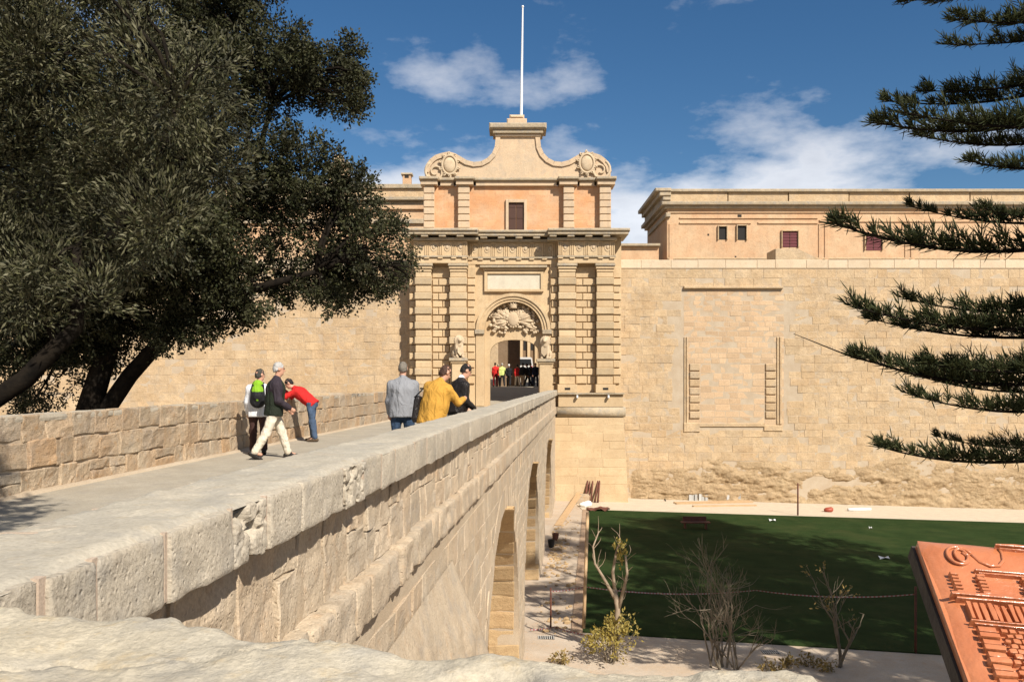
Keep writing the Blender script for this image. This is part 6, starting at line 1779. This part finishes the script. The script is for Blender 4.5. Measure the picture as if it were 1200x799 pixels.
for i, (x0, y0, x1, y1) in enumerate(((790, 590, 878, 587.8), (792, 591, 882, 589.2), (812, 594, 886, 593))):
    a, c = gpt(x0, y0), gpt(x1, y1); d = (c - a); L = d.length; d.normalize(); mb = MB()
    mb.obox((a + c) / 2 + Vector((0, 0, 0.06)), d * L / 2, Vector((-d.y, d.x, 0)) * 0.09, Vector((0, 0, 0.035)))
    tag(mb.build('timber_plank', M['wood']), ('long timber plank lying on the gravel close to the block row', 'long timber plank lying on the gravel beside its twin', 'thin timber plank lying on the gravel next to the lawn')[i], 'plank')
a, c = gpt(994, 599), gpt(1020, 598.4); mb = MB(); mb.tube([a + Vector((0, 0, 0.10)), c + Vector((0, 0, 0.10))], 0.09, 12); pp = mb.build('white_pipe', M['white_paint'], smooth=True); tag(pp, 'short white plastic pipe lying on the gravel strip', 'pipe')
s = SDF((-0.4, -0.3, -0.1), (0.4, 0.3, 0.4), 0.03); s.ell((0, 0, 0.13), (0.26, 0.18, 0.15), 0.05); s.ell((0.14, 0, 0.2), (0.1, 0.1, 0.1), 0.06); s.cut((0, 0, 1), 0.0); V_, F_ = s.mesh()
o = link_mesh('red_sack', V_, F_, plain_mat('red_plastic', (0.30, 0.06, 0.03), 0.5), smooth=True); o.location = gpt(971, 600); tag(o, 'small reddish sack lying on the gravel strip', 'sack')
# hose lying on the gravel
pts = [gpt(x, y) + Vector((0, 0, 0.045)) for x, y in ((769, 582.5), (772, 581.5), (776, 583), (779, 585.5), (780, 587.5))]
mb = MB(); mb.tube(pts, 0.03, 6); tag(mb.build('black_hose', M['dark_iron'], smooth=True), 'short curved black hose on the gravel at the foot of the wall', 'hose')
# bench-like slab on the lawn
b = gpt(815, 620); bn = empty('low_bench', b, 'low reddish-brown metal bench standing on the lawn', 'bench')
mb = MB(); mb.obox(b + Vector((0, 0, 0.34)), Vector((0.68, 0, 0)), Vector((0, 0.20, 0)), Vector((0, 0, 0.025))); mb.build('seat', M['rust'], bn)
mb = MB(); mb.obox(b + Vector((0, 0.22, 0.46)), Vector((0.56, 0, 0)), Vector((0, 0.02, 0)), Vector((0, 0, 0.12))); mb.build('backrest', M['rust'], bn)
for sx in (-1, 1):
    mb = MB(); mb.obox(b + Vector((sx * 0.5, 0, 0.17)), Vector((0.03, 0, 0)), Vector((0, 0.16, 0)), Vector((0, 0, 0.15))); mb.build('leg', M['rust'], bn)
# bits of litter
for i, (x, y, lab) in enumerate(((905, 611, 'crumpled white paper near the far edge of the lawn'), (1036, 655.5, 'white scrap of paper lying in the sunlit part of the lawn'), (824, 611, 'small white scrap beside the low bench'), (1020, 620, 'tiny white scrap near the far right of the lawn'))):
    b = gpt(x, y); mb = MB(); rs = (0.16, 0.20, 0.09, 0.07)[i]
    q = [(-rs, -rs * .6, 0.05), (0, -rs * .7, 0.12), (rs, -rs * .4, 0.06), (rs * 1.1, rs * .6, 0.13), (0, rs * .5, 0.05), (-rs * .9, rs * .7, 0.14)]
    mb.add([b + Vector(v) for v in q] + [b + Vector(v) - Vector((0, 0, 0.006)) for v in q], [(0, 1, 4, 5), (1, 2, 3, 4), (11, 10, 7, 6), (10, 9, 8, 7)]); tag(mb.build('paper_scrap', M['white_paint']), lab, 'paper')
# drain grates
def grate(x, y, lab):
    b = gpt(x, y); o = empty('drain_grate', b, lab, 'grate')
    mb = MB(); mb.obox(b + Vector((0, 0, 0.008)), Vector((0.22, 0, 0)), Vector((0, 0.13, 0)), Vector((0, 0, 0.004))); mb.build('pit', M['dark_void'], o)
    for k in range(8):
        mb = MB(); mb.obox(b + Vector((-0.20 + k * 0.057, 0, 0.018)), Vector((0.012, 0, 0)), Vector((0, 0.135, 0)), Vector((0, 0, 0.008))); mb.build('bar', M['block'], o)
grate(640, 747, 'small iron drain grate in the path beside the bridge'); grate(903, 764, 'small iron drain grate at the near edge of the lawn')
# barrier tape: red and white ribbons slung across the lawn
t = NT('barrier_tape'); g = t.n.new('ShaderNodeTexWave'); g.bands_direction = 'X'; g.inputs['Scale'].default_value = 3.4
t.l.new(t.pos((1, 0.6, 0)), g.inputs['Vector'])
t.set(t.b.inputs['Base Color'], t.mix(t.ramp(g.outputs['Fac'], [(0.49, 0.0), (0.51, 1.0)]), (0.34, 0.30, 0.28), (0.26, 0.06, 0.06))); t.b.inputs['Roughness'].default_value = 0.4
def tape(pts, lab):
    mb = MB(); V = []; F = []
    P_ = [Vector(p) for p in pts]; fine = []
    for a, b in zip(P_[:-1], P_[1:]):
        for k in range(8): 
            q = k / 8; fine.append(a.lerp(b, q) - Vector((0, 0, 0.25 * 4 * q * (1 - q) * min(1, (b - a).length / 8))))
    fine.append(P_[-1])
    for i, p in enumerate(fine):
        tw_ = 0.4 * math.sin(i * 0.7)
        V += [p + Vector((0, math.sin(tw_) * 0.016, math.cos(tw_) * 0.016)), p - Vector((0, math.sin(tw_) * 0.016, math.cos(tw_) * 0.016))]
        if i: F.append((2 * i - 2, 2 * i - 1, 2 * i + 1, 2 * i))
    V2 = [(v[0], v[1] + 0.003, v[2]) for v in V]; n = len(V)
    tag(link_mesh('barrier_tape', [tuple(v) for v in V] + V2, F + [tuple(i + n for i in f[::-1]) for f in F], t.m), lab, 'tape')
pb = gpt(684, 737); p0 = pb + Vector((0.06, 0.35, 1.1)); p1_ = gpt(1073, 765) + Vector((0, 0, 1.55)); 
sap = gpt(842, 782)
tape([gpt(646, 738) + Vector((0, 0.3, 1.0)), p0, Vector((7.0, 24.5, gz(7) + 1.05)), p1_], 'red and white barrier tape strung across the lawn between posts')
tape([gpt(617, 740) + Vector((0.1, 0, 0.06)), gpt(650, 736.5) + Vector((0, 0, 0.06)), gpt(700, 748) + Vector((0, 0, 0.06))], 'red and white barrier tape lying on the path beside the bridge')
b = gpt(646, 738) + Vector((0, 0.3, 0)); pole('marker_post', b, b + Vector((0, 0, 1.1)), 0.025, M['rust'], 'short thin rod on the path holding the end of the tape', 'post')
# rubble along the path by the bridge
rng = np.random.default_rng(77); mb = MB()
for i in range(420):
    x = rng.uniform(628, 678); y = rng.uniform(605, 745)
    if rng.random() < 0.5: y = rng.normal(645, 12); x = rng.normal(652, 8)
    b = gpt(x, y); 
    if b.x < XF(b.y) + 0.15 or b.x > LA.x + (LD.x - LA.x) * (b.y - LA.y) / (LD.y - LA.y) - 0.1: continue
    r = abs(rng.normal(0.02, 0.03)) + 0.012
    mb.ball((b.x, b.y, b.z + r * 0.4), (r * rng.uniform(.8, 1.5), r * rng.uniform(.8, 1.4), r * rng.uniform(.5, .9)), 5, 3)
tag(mb.build('rubble', M['jamb']), 'scattered small rubble along the path beside the bridge', 'rubble', kind='stuff')
for i, (x, y, c, lab) in enumerate(((646, 641, 'dark_iron', 'dark bucket standing on the path beside the bridge'), (651, 633, 'rust', 'rusty bucket standing on the path beyond the dark one'))):
    b = gpt(x, y); mb = MB(); mb.lathe([(0.11, 0.0), (0.15, 0.30), (0.16, 0.31), (0.14, 0.31), (0.11, 0.04)], b, 16); bo = mb.build('bucket', M[c], smooth=False)
    tag(bo, lab, 'bucket')

# ------------------------------------------------------------------ terracotta relief plaque on its stand beside the camera
t = NT('glazed_terracotta'); p = t.pos()
n1 = t.noise(p, 9, 5, 0.6); n2 = t.noise(p, 55, 4, 0.6)
col = t.mix(t.ramp(n1, [(0.35, 0.0), (0.7, 1.0)]), (0.40, 0.125, 0.048), (0.50, 0.185, 0.08))
t.set(t.b.inputs['Base Color'], col); t.b.inputs['Roughness'].default_value = 0.30; t.b.inputs['Specular IOR Level'].default_value = 0.5
t.b.inputs['Coat Weight'].default_value = 0.5; t.b.inputs['Coat Roughness'].default_value = 0.07
t.set(t.b.inputs['Normal'], t.bump(t.math('ADD', n1, t.math('MULTIPLY', n2, 0.5)), 0.7, 0.006)); M['terracotta'] = t.m
M['frame_dark'] = plain_mat('dark_wood_frame', (0.020, 0.015, 0.012), 0.7, 0, 0.4, 40, c2=(0.045, 0.034, 0.026), nscale=12)
C0 = Vector((0.572, 1.20, -0.2205)); C1 = Vector((0.540, 0.995, -0.360))    # left edge, top to bottom
vd = (C1 - C0).normalized(); ud = Vector((1, -0.035, -0.012)).normalized(); nd_ = ud.cross(-vd).normalized(); ud = (-vd).cross(nd_).normalized()
def pq(u, v, h): return C0 + ud * u + vd * v + nd_ * h
stand = empty('relief_plaque', (0.86, 1.0, -1.5), 'glossy terracotta relief plaque of the gate on a dark tilted stand', 'plaque')
mb = MB(); nU, nV = 40, 40
gu, gv = np.meshgrid(np.linspace(0.0, 0.60, nU), np.linspace(0.0, 0.55, nV), indexing='ij')
hh = 0.004 * fbm(np.stack([gu * 9, gv * 9, gu * 0], -1), 3, 5) - 0.010 * np.clip(1 - np.minimum(np.minimum(gu, 0.60 - gu), np.minimum(gv, 0.55 - gv)) / 0.012, 0, 1) ** 2
V = [pq(a, b, c) for a, b, c in zip(gu.ravel(), gv.ravel(), hh.ravel())]
a_ = (np.arange(nU - 1)[:, None] * nV + np.arange(nV - 1)[None]).ravel()
link_mesh('clay_panel', [tuple(v) for v in V], np.stack([a_, a_ + 1, a_ + nV + 1, a_ + nV], 1), M['terracotta'], stand, smooth=True)
mb = MB(); mb.obox(pq(0.30, 0.275, -0.016), ud * 0.2995, vd * 0.2745, nd_ * 0.006); mb.build('clay_edge', M['terracotta'], stand)
mb = MB(); mb.obox(pq(0.300, 0.275, -0.034), ud * 0.303, vd * 0.280, nd_ * 0.011); mb.build('frame', M['frame_dark'], stand)
mb = MB(); mb.tube([pq(0.30, 0.27, -0.06), (0.86, 0.97, -0.9), (0.86, 0.97, -1.5)], 0.035, 10); mb.build('post', M['frame_dark'], stand, smooth=True)
def rbar(name, u0, u1, v0, v1, h, r=0.004):
    h = h * 0.6
    W, Fc = rbox(tuple(pq((u0 + u1) / 2, (v0 + v1) / 2, h / 2)), ud * (u1 - u0) / 2, vd * (v1 - v0) / 2, nd_ * (h / 2 + 0.004), (12, 3, 2) if u1 - u0 > 0.1 else (3, 2, 2), min(r, (v1 - v0) * 0.45, (u1 - u0) * 0.45), 0.0014, 70, random.randint(0, 90)); link_mesh(name, W, Fc, M['terracotta'], stand, smooth=True)
def rtube(name, pts, r):
    mb = MB(); mb.tube([pq(*q) for q in pts], r, 7); mb.build(name, M['terracotta'], stand, smooth=True)
rbar('attic_ledge', 0.055, 0.60, 0.060, 0.0635, 0.007, 0.0015); rbar('attic_ledge', 0.058, 0.60, 0.0645, 0.067, 0.004, 0.001)
rbar('main_ledge', 0.011, 0.60, 0.106, 0.111, 0.010, 0.002); rbar('main_ledge', 0.016, 0.60, 0.112, 0.1165, 0.007, 0.002); rbar('lower_ledge', 0.022, 0.60, 0.149, 0.153, 0.009, 0.002); rbar('lower_ledge', 0.026, 0.60, 0.154, 0.157, 0.006, 0.001)
rtube('scroll', [(0.043 + 0.019 * math.cos(a) * (1 - 0.5 * i / 25), 0.036 + 0.020 * math.sin(a) * (1 - 0.5 * i / 25), 0.003) for i, a in enumerate(np.linspace(-0.4, -7.2, 26))], 0.0022)
rtube('scroll', [(0.046 + 0.008 * math.cos(a), 0.034 + 0.012 * math.sin(a), 0.004) for a in np.linspace(0, 6.3, 16)], 0.0020)
rtube('pediment_curve', [(0.060, 0.030, 0.002), (0.068, 0.042, 0.002), (0.080, 0.048, 0.002), (0.092, 0.046, 0.002), (0.100, 0.036, 0.002), (0.103, 0.022, 0.002), (0.101, 0.014, 0.002)], 0.0024)
rbar('cap_ledge', 0.096, 0.40, 0.009, 0.0125, 0.008, 0.0015); rbar('cap_ledge', 0.100, 0.40, 0.0145, 0.017, 0.005, 0.001)
for u in (0.020, 0.053, 0.110, 0.140):
    for k in range(6): rbar('banded_block', u, u + 0.011, 0.0690 + k * 0.0061, 0.0738 + k * 0.0061, 0.006, 0.0015)
for k in range(40): rbar('frieze_groove', 0.026 + k * 0.0085, 0.032 + k * 0.0085, 0.119, 0.147, 0.0015 if k % 3 else 0.005, 0.001)
for u in (0.028, 0.100, 0.172):
    for k in range(30): rbar('banded_block', u - (0.002 if k % 2 else 0), u + 0.022 + (0.002 if k % 2 else 0), 0.159 + k * 0.0095, 0.1675 + k * 0.0095, 0.0085 if k % 2 else 0.0050, 0.002)
    for k in range(36):
        for j in range(4):
            o_ = 0.0045 if k % 2 else 0.0
            rbar('brick_relief', u + 0.027 + o_ + j * 0.010, u + 0.0355 + o_ + j * 0.010, 0.159 + k * 0.0078, 0.1655 + k * 0.0078, 0.004, 0.0015)
# ------------------------------------------------------------------ everything so far is measured from the eye level: lift it so that the moat floor lies near zero
for o in list(COL.objects):
    if o.parent is None and o.type in ('MESH', 'EMPTY'):
        o.location.z += ZC
